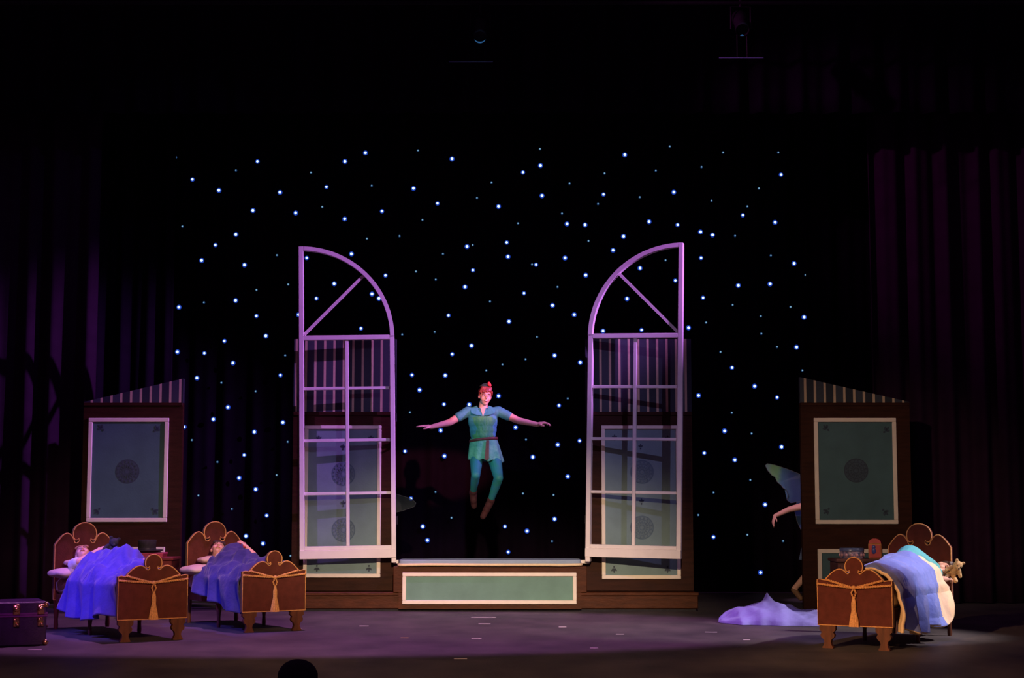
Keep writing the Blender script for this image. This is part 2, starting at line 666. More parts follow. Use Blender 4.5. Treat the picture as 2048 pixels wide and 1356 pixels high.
STAR_BIG = star_mesh(0.0215, 0.037, M_CORE, M_HALO, 'star_light')
STAR_MID = star_mesh(0.0185, 0.032, M_CORE, M_HALO, 'star_light_mid')
STAR_SMALL = star_mesh(0.0105, 0.019, M_CORES, M_HALOS, 'star_light_small')
big = [(515, 323), (731, 306), (690, 323), (385, 359), (438, 381), (560, 385), (653, 374), (506, 421), (591.5, 426), (764, 422.5),
       (689.5, 438), (472, 469), (431, 490), (403.5, 521), (489, 530), (613.5, 516), (703, 508), (668.5, 567.5), (633, 597), (744, 588),
       (758, 597), (771, 551), (471.5, 601), (358, 614.5), (513, 632), (597.5, 629.5),
       (904, 318), (1046, 345), (1081, 331), (827, 377), (875, 407), (997, 413), (1084, 391.5), (1207, 389), (1134, 448), (1170, 450),
       (1013.5, 485), (934, 493), (1016, 513.5), (1072, 529.5), (1130, 516), (1226, 500.5), (946, 540.5), (1171.5, 550.5), (930, 574),
       (1048, 586.5), (1105, 611), (1148.5, 629.5), (897, 631),
       (1249.5, 310), (1641, 317), (1562, 349.5), (1347.5, 384.5), (1298, 443.5), (1355, 450), (1401, 464), (1425, 470), (1485.5, 430.5),
       (1550, 445), (1247, 473), (1402, 516), (1588, 527), (1280, 536.5), (1350.5, 561), (1476.5, 571), (1540, 568), (1406, 595.5),
       (1254, 597.5), (1608, 634.5),
       (449, 682), (532, 672), (355, 704), (409, 706.5), (466, 726), (394, 756), (561, 750.5), (456, 814.5), (427, 838.5), (369, 854),
       (566, 845), (509, 864), (488.5, 910), (478.5, 956), (511.5, 978.5), (533.5, 1031), (492, 1072), (526, 1087), (722, 657),
       (1018, 643), (943, 691.5), (904.5, 708.5), (1109, 711), (1160.5, 725), (824, 750), (890.5, 751), (839, 780), (888, 808.5),
       (997, 792), (938.5, 809), (1118, 811), (881.5, 861), (1031, 855), (810, 902.5), (889, 912), (1115.5, 889.5), (1159, 881.5),
       (1065.5, 914), (1135.5, 953), (822, 997), (845.5, 1053), (855, 1080.5), (1010, 1053), (1054, 1062), (1109, 1038), (1016.5, 1104),
       (1377, 655.5), (1593, 694.5), (1464, 735.5), (1509, 772.5), (1397, 791), (1554, 795), (1449, 862), (1563, 894), (1408.5, 906),
       (1469.5, 920), (1530, 1009), (1427, 1074), (1521, 1145), (1206, 662), (1283, 660)]
small = [(352, 315), (472, 341), (622, 345.5), (743.5, 371.5), (644.5, 414), (365, 453), (734, 477.5), (554, 510.5), (576.5, 569), (513, 580),
         (408, 605), (634, 500), (836, 301), (1080, 298), (983, 365), (954, 396), (1139, 367), (1209, 347), (1196, 408), (1124, 427),
         (845, 440), (1036, 447), (799, 472.5), (1177, 482), (945.5, 490), (886, 508), (1064, 529), (832, 543), (871.5, 559), (1115, 574),
         (980, 603), (1339.5, 293), (1446, 305), (1556.5, 305), (1311.5, 341.5), (1403, 334), (1279.5, 394.5), (1517.5, 377), (1423, 401.5),
         (1494.5, 413), (1617, 406), (1470, 472), (1620, 491.5), (1331, 520.5), (1541.5, 511), (1611, 550), (1465, 610), (1640.5, 580),
         (1581, 614), (1521.5, 632.5), (570.5, 711), (443, 765.5), (511.5, 782.5), (384, 880), (575.5, 883.5), (435, 924), (553.5, 950),
         (397, 991), (464, 1018), (581, 1111.5), (804.5, 669), (869.5, 664), (1074, 674), (1051, 718.5), (1005, 729), (972.5, 741),
         (820, 824.5), (1135.5, 797), (1052, 879), (871, 984), (1046, 987), (1107, 990), (903, 1035.5), (1104, 1082.5), (1412, 645),
         (1522.5, 667.5), (1554, 694), (1441, 704), (1604.5, 741), (1463.5, 825.5), (1503, 867), (1500.5, 960), (1427, 985),
         (1396.5, 1030), (1494.5, 1069.5), (1566, 1082)]
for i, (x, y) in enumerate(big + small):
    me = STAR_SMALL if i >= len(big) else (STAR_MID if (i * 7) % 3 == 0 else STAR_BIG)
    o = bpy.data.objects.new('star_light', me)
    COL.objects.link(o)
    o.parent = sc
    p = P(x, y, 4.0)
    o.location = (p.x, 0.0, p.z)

# side legs and top border
for nm, x0, x1, y, z1, wv, lab in (
        ('stage_curtain', P(1745, 700, 1.6).x, P(2250, 700, 1.6).x, 1.6, 9.0, 9, 'plum velour side curtain hanging in folds behind the right side flat'),
        ('stage_curtain', P(-200, 700, 1.6).x, P(192, 700, 1.6).x, 1.6, 9.0, 6, 'plum velour side curtain hanging behind the left side flat'),
        ('stage_curtain', P(1614, 700, 3.0).x, P(2250, 700, 3.0).x, 3.0, 9.0, 12, 'black inner side curtain covering the right end of the star curtain'),
        ('stage_curtain', P(-200, 700, 3.0).x, P(346, 700, 3.0).x, 3.0, 9.0, 12, 'black inner side curtain covering the left end of the star curtain')):
    r = thing(nm, lab, 'curtain', ((x0 + x1) / 2, y, 0))
    hw = (x1 - x0) / 2
    drape(-hw, hw, 0, 0.01, z1, 0.07 if y < 2 else 0.05, wv, x0, M_VELOUR if y < 2 else M_BLACK, 'curtain_cloth', r)
    b = MB()
    b.tube([(-hw, 0, z1), (hw, 0, z1)], 0.03)
    b.build('batten', M_STEEL, r, smooth=True)
zb = P(1024, 226, 0.9).z
r = thing('border_curtain', 'black border curtain hanging across the top of the stage', 'curtain', (0, 0.9, zb))
drape(-8.5, 8.5, 0, 0.0, 3.6, 0.05, 40, 21, M_BLACK, 'curtain_cloth', r)
MB().tube([(-8.5, 0, 3.62), (8.5, 0, 3.62)], 0.03).build('batten', M_STEEL, r, smooth=True)


# ================================================================ THE SET
def frame_panel(root, x0, x1, z0, z1, yf, tw, wmat, green=None):
    """raised white moulding round a sage panel on the face y = yf (towards -y)"""
    MB().box(x0 + tw * 0.8, x1 - tw * 0.8, yf - 0.008, yf + 0.004, z0 + tw * 0.8, z1 - tw * 0.8).build('panel_board', green or M_GREEN, root)
    for a in ((x0, x1, z1 - tw, z1), (x0, x1, z0, z0 + tw), (x0, x0 + tw, z0 + tw, z1 - tw), (x1 - tw, x1, z0 + tw, z1 - tw)):
        MB().box(a[0], a[1], yf - 0.028, yf + 0.004, a[2], a[3], 0.005).build('panel_moulding', wmat, root)


def ring2(b, cx, cz, r0, r1, y, n=36):
    vs = []
    for j in range(n):
        th = 2 * PI * j / n
        for rr in (r0, r1):
            vs.append((cx + rr * math.cos(th), y, cz + rr * math.sin(th)))
    fs = [(2 * j, 2 * j + 1, 2 * ((j + 1) % n) + 1, 2 * ((j + 1) % n)) for j in range(n)]
    b.add(vs, fs)


def medallion(root, cx, cz, r, y, d=False):
    b = MB()
    ring2(b, cx, cz, 0.0, r * 0.98, y + 0.0008)
    b.build('medallion_ground', M_STENCIL3 if d else M_STENCIL2, root, solid=0.001)
    b = MB()
    ring2(b, cx, cz, r * 0.90, r, y)
    ring2(b, cx, cz, r * 0.62, r * 0.70, y)
    ring2(b, cx, cz, r * 0.16, r * 0.26, y)
    for k in range(16):
        th = 2 * PI * k / 16
        c, s = math.cos(th), math.sin(th)
        pts = []
        for a, t in ((0.28, 0), (0.44, 0.07), (0.60, 0), (0.44, -0.07)):
            pts.append((cx + r * (a * c - t * s), y, cz + r * (a * s + t * c)))
        b.add(pts, [(0, 1, 2, 3)])
        th += PI / 16
        c, s = math.cos(th), math.sin(th)
        pts = []
        for a, t in ((0.71, 0), (0.80, 0.085), (0.89, 0), (0.80, -0.085)):
            pts.append((cx + r * (a * c - t * s), y, cz + r * (a * s + t * c)))
        b.add(pts, [(0, 1, 2, 3)])
    b.build('medallion', M_STENCIL4 if d else M_STENCIL, root, solid=0.003)


def motif(root, cx, cz, s, y, rot=0.0, d=False):
    b = MB()
    for a in (-0.75, 0, 0.75, PI):
        th = a + rot + PI / 2
        c, sn = math.cos(th), math.sin(th)
        L = 1.0 if a == 0 else (0.5 if a == PI else 0.85)
        pts = []
        for d, t in ((0.05, 0), (0.4, 0.2), (0.75, 0.16), (1.0, 0), (0.75, -0.16), (0.4, -0.2)):
            pts.append((cx + s * (d * L * c - t * sn), y, cz + s * (d * L * sn + t * c)))
        b.add(pts, [(0, 1, 2, 3, 4, 5)])
    b.build('stencil_motif', M_STENCIL4 if d else M_STENCIL, root, solid=0.003)


YF = 0.35  # face of the window flats
YB = 0.0   # front of plinth and seat


def window_flat(pxl, pxr, frame, meds, motifs, label, soff):
    z0 = P(1000, 1186, YB).z + 0.008
    zt = P(1000, 678, YF).z
    zm = P(1000, 826, YF).z
    x0 = P(pxl, 950, YF).x
    x1 = P(pxr, 950, YF).x
    root = thing('scenery_flat', label, 'stage flat', ((x0 + x1) / 2, YF, 0))
    cx = (x0 + x1) / 2
    hw = (x1 - x0) / 2
    MB().box(-hw, hw, 0, 0.09, z0, zm).build('flat_body', M_BROWN, root)
    MB().box(-hw, hw, 0.004, 0.09, zm, zt).build('wallpaper_panel', wallpaper('blue_gold_stripe_wallpaper', 0.117, soff), root)
    MB().box(-hw, hw, -0.02, 0.003, zm - 0.03, zm + 0.015, 0.006).build('dado_moulding', M_BROWN, root)
    fx0, fx1 = P(frame[0], 1000, YF).x - cx, P(frame[1], 1000, YF).x - cx
    fz1, fz0 = P(1000, frame[2], YF).z, P(1000, frame[3], YF).z
    frame_panel(root, fx0, fx1, fz0, fz1, 0.0, 0.046, M_CREAM, M_GREENW)
    for (mx, my) in meds:
        p = P(mx, my, YF)
        medallion(root, p.x - cx, p.z, 0.145, -0.0095)
    for (mx, my, s) in motifs:
        p = P(mx, my, YF)
        motif(root, p.x - cx, p.z - 0.02, s, -0.0095, PI if my > 1100 else 0)
    return root


lf = window_flat(585, 791, (608, 762, 851, 1155), [(687, 948), (687, 1060)],
                 [(638, 876, .055), (742, 876, .055), (687, 893, .05), (687, 1006, .055), (634, 1131, .06), (738, 1131, .06)],
                 'brown flat with striped wallpaper and tall sage panel behind the left arched window', 0.03)
rf = window_flat(1172, 1385, (1203, 1360, 851, 1158), [(1284, 944), (1284, 1055)],
                 [(1229, 874, .055), (1335, 876, .055), (1281, 892, .05), (1283, 1002, .055), (1228, 1133, .06), (1335, 1133, .06)],
                 'brown flat with striped wallpaper and tall sage panel behind the right arched window', 0.015)

# plinth under the window flats
pz = P(1000, 1186, YB).z
px0, px1 = P(572, 1200, YB).x, P(1396, 1200, YB).x
pl = thing('set_plinth', 'long low brown plinth carrying the window flats and the window seat', 'platform', ((px0 + px1) / 2, YB, 0))
hw = (px1 - px0) / 2
MB().box(-hw, hw, 0.0, 1.0, 0.035, pz, 0.006).build('plinth_body', M_PLINTH, pl)
MB().box(-hw + 0.02, hw - 0.02, 0.03, 0.97, 0.0, 0.036).build('toe_kick', M_DARK, pl)
MB().box(-hw - 0.01, hw + 0.01, -0.012, 0.06, pz - 0.03, pz + 0.006, 0.006).build('plinth_moulding', M_PLINTH, pl)

# window seat box
sx0, sx1 = P(799, 1150, -0.03).x, P(1161, 1150, -0.03).x
cx = (sx0 + sx1) / 2
sz1 = P(1000, 1133, -0.03).z
ws = thing('window_seat', 'brown box window seat with a long sage panel framed in cream below the cushion', 'bench', (cx, -0.03, 0))
MB().box(sx0 - cx - 0.075, sx1 - cx + 0.075, 0.0, 0.375, pz + 0.007, sz1, 0.006).build('seat_box', M_PLINTH, ws)
MB().box(sx0 - cx - 0.01, sx1 - cx + 0.01, 0.0, 0.017, 0.03, pz + 0.006).build('seat_front', M_PLINTH, ws)
frame_panel(ws, P(805, 1150, -0.03).x - cx, P(1153, 1150, -0.03).x - cx, P(1000, 1208, -0.03).z, P(1000, 1145, -0.03).z, -0.003, 0.045, M_CREAM)
# seat cushion
cu = thing('seat_cushion', 'long pale blue seat cushion with a cream welted edge on the window seat', 'cushion', (cx, -0.03, sz1))
M_CUSH = mat('pale_blue_cushion', (0.28, 0.37, 0.46), 0.85, 0.06, 6, 0.2, 30)
hw = (sx1 - sx0) / 2 + 0.01


def cush(u, v):
    a = u * 2 * PI
    ca, sa = math.cos(a), math.sin(a)
    e = 0.16
    x = math.copysign(abs(ca) ** e, ca) * hw
    y = 0.27 + math.copysign(abs(sa) ** e, sa) * 0.29
    t = v
    k = 1.0 if t < 0.5 else math.cos((t - 0.5) * 2 * PI / 2) ** 0.5 if t < 1 else 0.0
    z = 0.012 + 0.065 * math.sin(min(1, t / 0.7) * PI / 2)
    s = max(0.0, 1 - max(0.0, (t - 0.45) / 0.55) ** 2.2)
    bul = 0.008 * math.sin(x * 9.0) * (1 - t) + 0.006 * nz(x * 3, y * 3)
    return (x * (0.965 + 0.035 * s) * (s if t > 0.8 else 1), 0.27 + (y - 0.27) * (0.9 + 0.1 * s) * (s if t > 0.8 else 1) + (bul if y < 0.27 else 0), z + bul * 0.6)


MB().grid(cush, 120, 14, True).build('cushion_pad', M_CUSH, cu, smooth=True, auto=False)
pth = []
for k in range(160):
    a = 2 * PI * k / 160
    ca, sa = math.cos(a), math.sin(a)
    x = math.copysign(abs(ca) ** 0.14, ca) * (hw + 0.005)
    y = 0.27 + math.copysign(abs(sa) ** 0.14, sa) * 0.30
    pth.append((x, y - 0.004, 0.018 + 0.006 * abs(math.sin(x * 3.3 + 0.4))))
MB().tube(pth, 0.017, 7, True).build('cushion_welt', mat('cream_welt', (0.75, 0.60, 0.34), 0.8, 0.08, 20), cu, smooth=True)

# ---------------------------------------------------------------- arched casements
CD = 0.10


def casement(name, hx, hy_top_px, sgn, theta, sag, label, Y):
    z0 = P(hx, hy_top_px, Y).z
    x0 = P(hx, 900, Y).x
    root = thing(name, label, 'window', (x0, Y, z0), rot=(0, R(sag) * sgn, -R(theta) * sgn))
    W = 1.165
    SW = 0.057
    H1 = 2.69     # springing height of the arch
    RA = 1.13

    def bar(nm, xa, xb, za, zb, d=CD, y=0.0):
        a, b2 = sorted((sgn * xa, sgn * xb))
        return MB().box(a, b2, y - d / 2, y + d / 2, za, zb, 0.004).build(nm, M_WHITE, root)
    bar('hinge_stile', 0, SW, -0.06, H1 + 0.02)
    bar('meeting_stile', W - SW, W, 0.0, H1 + RA)
    bar('bottom_rail', -0.0, W, 0.0, 0.105, CD + 0.03)
    bar('bottom_rail_cap', SW, W - SW, 0.105, 0.15)
    bar('transom_rail', SW, W - SW, H1 - 0.03, H1 + 0.025)
    mw = 0.018
    mid = W * 0.5
    bar('mullion', mid - 0.02, mid + 0.02, 0.15, H1 - 0.03, 0.06)
    zs = [0.785, 1.43, 2.065]
    for z in zs:
        bar('glazing_bar', SW, mid - 0.02, z - mw, z + mw, 0.05)
        bar('glazing_bar', mid + 0.02, W - SW, z - mw, z + mw, 0.05)
    # quarter arch centred at the foot of the meeting stile
    n = 40
    outer, inner = [], []
    for i in range(n + 1):
        a = PI / 2 * i / n
        # from springing (x = 0) to crown (x = W - SW)
        rx, rz = W - SW * 0.3, RA
        outer.append((sgn * (W - SW * 0.3 - rx * math.cos(a)), H1 + rz * math.sin(a)))
        rx2, rz2 = rx - 0.050, RA - 0.050
        inner.append((sgn * (W - SW * 0.3 - rx2 * math.cos(a)), H1 + rz2 * math.sin(a)))
    outer[-1] = (sgn * (W - SW - 0.001), outer[-1][1])
    inner[-1] = (sgn * (W - SW - 0.001), inner[-1][1])
    b = MB()
    vs, fs = [], []
    for (o, i) in zip(outer, inner):
        for y in (-CD / 2, CD / 2):
            vs.append((o[0], y, o[1]))
            vs.append((i[0], y, i[1]))
    for k in range(n):
        a = k * 4
        c = a + 4
        fs += [(a, a + 1, c + 1, c), (a + 2, c + 2, c + 3, a + 3), (a, c, c + 2, a + 2), (a + 1, a + 3, c + 3, c + 1)]
    fs += [(0, 2, 3, 1), (n * 4, n * 4 + 1, n * 4 + 3, n * 4 + 2)]
    b.add(vs, fs)
    b.build('arch_bar', M_WHITE, root, smooth=True)
    # spoke
    a = PI / 4
    p0 = Vector((sgn * (W - SW - 0.005), 0, H1 + 0.04))
    p1 = Vector((sgn * (W - SW * 0.3 - (W - 0.06) * math.cos(a)), 0, H1 + (RA - 0.04) * math.sin(a)))
    d = (p1 - p0).normalized()
    q = Vector((-d.z, 0, d.x)) * 0.017
    b = MB()
    vs = []
    for y in (-0.025, 0.025):
        for pt in (p0 + q, p0 - q, p1 - q, p1 + q):
            vs.append((pt.x, y, pt.z))
    b.add(vs, [(0, 1, 2, 3), (7, 6, 5, 4), (0, 4, 5, 1), (1, 5, 6, 2), (2, 6, 7, 3), (3, 7, 4, 0)])
    b.build('spoke_bar', M_WHITE, root)
    for z in (0.45, 1.7, 2.3):
        MB().tube([(-sgn * 0.012, 0.0, z - 0.05), (-sgn * 0.012, 0.0, z + 0.05)], 0.012, 10).build('hinge', M_STEEL, root, smooth=True)
    return root


casement('arched_casement', 794, 1115, -1, 3.0, 0.9, 'tall white arched casement swung open to the left of the window seat', 0.20)
casement('arched_casement', 1171, 1113, 1, 14.0, 1.0, 'tall white arched casement swung open to the right of the window seat', 0.20)
# sill ends of the window opening
for nm, a, c in (('window_sill', 787, 797), ('window_sill', 1161, 1179)):
    p0, p1 = P(a, 1122, 0.24), P(c, 1126, 0.24)
    o = MB().box(p0.x, p1.x, 0.22, 0.34, p1.z - 0.005, p0.z + 0.012, 0.003).build(nm, M_WHITE)
    tag(o, 'small white sill end left of the seat cushion' if a < 900 else 'small white sill end right of the seat cushion', 'sill')


# ---------------------------------------------------------------- side flats
def side_flat(pxl, pxr, frame1, frame2, med, motifs, tall_right, label, soff, ztall, zlow, pxb):
    Y = 0.45
    x0, x1 = P(pxl, 950, Y).x, P(pxr, 950, Y).x
    cx = (x0 + x1) / 2
    hw = (x1 - x0) / 2
    root = thing('scenery_flat', label, 'stage flat', (cx, Y, 0))
    zm = P(1000, 806, Y).z
    MB().box(-hw, hw, 0, 0.09, 0.002, zm).build('flat_body', M_BROWN, root)
    zt, zl = P(1000, ztall, Y).z, zm + 0.004
    if tall_right:
        poly = [(-hw, zm + 0.002), (hw, zm + 0.002), (hw, zt), (-hw, zl + 0.01)]
    else:
        poly = [(-hw, zm + 0.002), (hw, zm + 0.002), (hw, zl + 0.01), (-hw, zt)]
    MB().extrude(poly, 0.002, 0.088).build('wallpaper_panel', wallpaper('blue_gold_stripe_wallpaper', 0.1215, soff), root)
    MB().box(-hw, hw, -0.02, -0.0005, zm - 0.035, zm + 0.004, 0.005).build('dado_moulding', M_BROWN, root)
    for fr in (frame1, frame2):
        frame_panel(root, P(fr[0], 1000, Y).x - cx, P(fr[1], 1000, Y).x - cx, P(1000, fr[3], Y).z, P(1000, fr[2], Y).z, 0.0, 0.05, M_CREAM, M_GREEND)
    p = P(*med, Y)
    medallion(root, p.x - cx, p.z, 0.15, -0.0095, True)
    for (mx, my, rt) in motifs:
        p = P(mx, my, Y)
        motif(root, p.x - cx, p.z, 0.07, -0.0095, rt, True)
    return root


side_flat(164, 363, (174, 335, 836, 1044), (171, 332, 1094, 1166), (255, 943),
          [(205, 858, R(45)), (312, 860, R(-45)), (197, 1020, R(135)), (308, 1020, R(-135))], True,
          'dark brown side flat with sloping striped top behind the left beds', 0.045, 757, 803, 1213)
side_flat(1603, 1822, (1630, 1795, 836, 1048), (1633, 1797, 1098, 1170), (1712, 941),
          [(1654, 858, R(45)), (1770, 862, R(-45)), (1655, 1020, R(135)), (1768, 1022, R(-135))], False,
          'dark brown side flat with sloping striped top behind the right bed', 0.02, 754, 806, 1213)


# ================================================================ BEDS
def scroll_outline(hw, zsh, zlobe, rl, zside, bottom, rlz=None, shoulder=0.0, n=14):
    """right half of a crest outline from the lobe crown to the side, then mirrored"""
    rlz = rlz or rl
    pts = []
    for i in range(n + 1):                      # lobe
        a = PI / 2 - (PI / 2 + 0.35) * i / n
        pts.append((rl * math.cos(a), zlobe + rlz * math.sin(a)))
    x, z = pts[-1]
    k = rl
    pts += [(x - 0.12 * k, z - 0.16 * k), (x - 0.32 * k, z - 0.16 * k), (x - 0.42 * k, z - 0.02 * k),
            (x - 0.46 * k, z - 0.26 * k), (x - 0.30 * k, z - 0.42 * k), (x - 0.10 * k, z - 0.38 * k)]
    xs, zs = pts[-1]
    xe = hw if not shoulder else hw - shoulder
    m = 14
    for i in range(1, m + 1):                   # shoulder swell
        t = i / m
        a = PI * 0.78 * (1 - t)
        xx = xs + (xe - xs) * t
        zz = (zs * (1 - t) + zside * t) + (zsh - (zs + zside) / 2) * math.sin(PI * t ** 0.8) * 0.95
        pts.append((xx, zz))
    if shoulder:
        pts += [(hw - shoulder * 0.4, zside + 0.008), (hw, zside + 0.004)]
    pts.append((hw, bottom))
    left = [(-x, z) for (x, z) in pts[::-1]]
    if abs(pts[0][0]) < 1e-6:
        left = left[:-1]
    return left + pts


def leg_outline(h, wt):
    r = [(0.5, h), (0.5, h * 0.80), (0.36, h * 0.70), (0.44, h * 0.58), (0.40, h * 0.48), (0.24, h * 0.38),
         (0.20, h * 0.25), (0.26, h * 0.12), (0.34, h * 0.04), (0.32, 0.0)]
    return [(x * wt, z) for x, z in r] + [(-x * wt, z) for x, z in r[::-1]]


def rope(b, pts, r=0.007, pitch=0.045):
    """two strands twisted along a polyline"""
    pts = [Vector(p) for p in pts]
    seg = [(pts[i + 1] - pts[i]).length for i in range(len(pts) - 1)]
    tot = sum(seg)
    n = int(tot / 0.006)
    for ph in (0, PI):
        path = []
        for k in range(n + 1):
            d = tot * k / n
            i = 0
            while i < len(seg) - 1 and d > seg[i]:
                d -= seg[i]
                i += 1
            p = pts[i].lerp(pts[i + 1], min(1, d / seg[i]))
            t = (pts[i + 1] - pts[i]).normalized()
            e = Vector((0, 1, 0)) - t * t.y
            e.normalize()
            q = t.cross(e)
            a = 2 * PI * (tot * k / n) / pitch + ph
            path.append(p + (e * math.cos(a) + q * math.sin(a)) * r * 0.8)
        b.tube(path, r, 5)


def make_bed(loc, rz, L, label, group, side):
    root = thing('bed', label, 'bed', loc, rz, group)
    fw, hwid = 0.345, 0.315
    # footboard, its front face at y = 0
    fo = scroll_outline(fw, 0.70, 0.728, 0.082, 0.605, 0.205, shoulder=0.07)
    fb = MB().extrude(fo, 0.0, 0.045).build('footboard', M_BED, root)
    # gold piping round the panel and along the crest
    cr = [(x, -0.004, z) for x, z in fo]
    MB().tube(cr, 0.0055, 6, True).build('piping', M_GOLD, fb, smooth=True)
    # headboard
    ho = scroll_outline(hwid, 0.985, 0.972, 0.125, 0.86, 0.30, rlz=0.118)
    hb = MB().extrude(ho, L - 0.05, L).build('headboard', M_BED, root)
    MB().tube([(x, L - 0.054, z) for x, z in ho], 0.0055, 6, True).build('piping', M_GOLD, hb, smooth=True)
    # legs
    for sx in (-1, 1):
        lo = [(x + sx * (fw - 0.085), z) for x, z in leg_outline(0.204, 0.15)]
        MB().extrude(lo, 0.002, 0.042).build('leg', M_BEDWOOD, root)
        MB().lathe([(0.02, 0.0), (0.024, 0.03), (0.02, 0.1), (0.03, 0.2), (0.034, 0.299)], 12, (sx * (hwid - 0.04), L - 0.025, 0)).build('leg', M_BEDWOOD, root, smooth=True)
        MB().lathe([(0.018, 0.0), (0.022, 0.03), (0.018, 0.1), (0.03, 0.2), (0.032, 0.249)], 12, (sx * (hwid - 0.06), L * 0.5, 0)).build('leg', M_BEDWOOD, root, smooth=True)
        xa, xb = sorted((sx * (hwid - 0.055), sx * (hwid - 0.02)))
        MB().box(xa, xb, 0.046, L - 0.051, 0.25, 0.36, 0.006).build('side_rail', M_BEDWOOD, root)
    MB().box(-hwid + 0.056, hwid - 0.056, 0.047, L - 0.052, 0.29, 0.335).build('slat_base', M_BEDWOOD, root)
    # mattress
    mb = MB().box(-hwid + 0.01, hwid - 0.01, 0.05, L - 0.056, 0.361, 0.52, 0.04)
    mb.build('mattress', M_SHEET, root, smooth=True)
    # cord and tassel on the footboard
    kz = 0.545
    kn = (0.0, -0.022, kz)
    b = MB()
    rope(b, [(-fw, -0.012, 0.572), (-0.18, -0.014, 0.557), (-0.02, -0.02, kz)])
    rope(b, [(fw, -0.012, 0.572), (0.18, -0.014, 0.557), (0.02, -0.02, kz)])
    rope(b, [(-fw + 0.08, -0.012, 0.612), (-0.13, -0.014, 0.575), (-0.01, -0.022, kz)])
    rope(b, [(fw - 0.08, -0.012, 0.612), (0.13, -0.014, 0.575), (0.01, -0.022, kz)])
    cord = b.build('cord', M_GOLD, root, smooth=True, auto=False)
    b = MB()
    b.ball(kn, (0.022, 0.016, 0.020), 12)
    b.build('cord_knot', M_GOLD, cord, smooth=True)
    b = MB()
    rope(b, [(-0.006, -0.022, kz - 0.015), (-0.022, -0.022, kz - 0.05), (-0.002, -0.022, kz - 0.095)], 0.005)
    rope(b, [(0.006, -0.022, kz - 0.015), (0.022, -0.022, kz - 0.05), (0.002, -0.022, kz - 0.095)], 0.005)
    b.build('tassel_loop', M_GOLD, cord, smooth=True, auto=False)

    def skirt(u, v):
        a = u * 2 * PI
        prof = [0.010, 0.017, 0.019, 0.016, 0.023, 0.029, 0.033, 0.036]
        q = v * (len(prof) - 1)
        i = min(int(q), len(prof) - 2)
        rr = prof[i] * (1 - q + i) + prof[i + 1] * (q - i)
        rr *= 1.22 * (1 + 0.12 * v * math.sin(a * 13))
        return (rr * math.cos(a), -0.026 + 0.62 * rr * math.sin(a), kz - 0.09 - 0.255 * v)
    MB().grid(skirt, 78, 14, True).build('tassel', M_GOLD, cord, smooth=True, auto=False)
    return root


def foot(px, py, Y):
    p = P(px, py, Y)
    return Vector((p.x, Y, 0))


B1 = (foot(304, 1277, -4.23), R(33.5), 2.0)
B2 = (foot(547, 1259, -3.10), R(32.0), 1.66)
B3 = (foot(1711, 1294, -5.14), R(-31.0), 1.98)
bed1 = make_bed(B1[0], B1[1], B1[2], 'oxblood velvet bed nearest the purple trunk at the far left', 'scroll-top beds', -1)
bed2 = make_bed(B2[0], B2[1], B2[2], 'oxblood velvet bed beside the left end of the window plinth', 'scroll-top beds', -1)
bed3 = make_bed(B3[0], B3[1], B3[2], 'velvet scroll-top bed alone on the right under a pale blue quilt', 'scroll-top beds', 1)


class Fr:
    """local frame of a bed"""
    def __init__(s, b):
        s.M = Matrix.LocRotScale(b[0], Euler((0, 0, b[1])), None)
        s.rz = b[1]
        s.loc = b[0]
        s.L = b[2]


F1, F2, F3 = Fr(B1), Fr(B2), Fr(B3)


def loc_thing(F, name, label, cat, x, y, z, group=None):
    return thing(name, label, cat, F.M @ Vector((x, y, z)), F.rz, group)


def pillow(F, x, y, z, sx, sy, sz, rot, label, mtl=None):
    r = thing('pillow', label, 'pillow', F.M @ Vector((x, y, z)), F.rz + rot, 'cream pillows')

    def fn(u, v):
        a = u * 2 * PI
        ph = (v - 0.5) * PI
        ca, sa = math.cos(a), math.sin(a)
        e = 0.45
        rx = math.copysign(abs(ca) ** e, ca)
        ry = math.copysign(abs(sa) ** e, sa)
        c = math.cos(ph) ** 0.6
        pz = math.sin(ph)
        k = 1 - 0.25 * (abs(rx * ry) ** 2)
        h = sz * pz * (1.0 if abs(pz) < 0.001 else 1.0) * k
        wr = 0.012 * nz(3 * rx * c + x, 3 * ry * c, pz + y)
        return (sx * rx * c, sy * ry * c, sz + h + wr)
    o = MB().grid(fn, 44, 17, True).build('pillow_case', mtl or M_SHEET, r, smooth=True, auto=False)
    return r


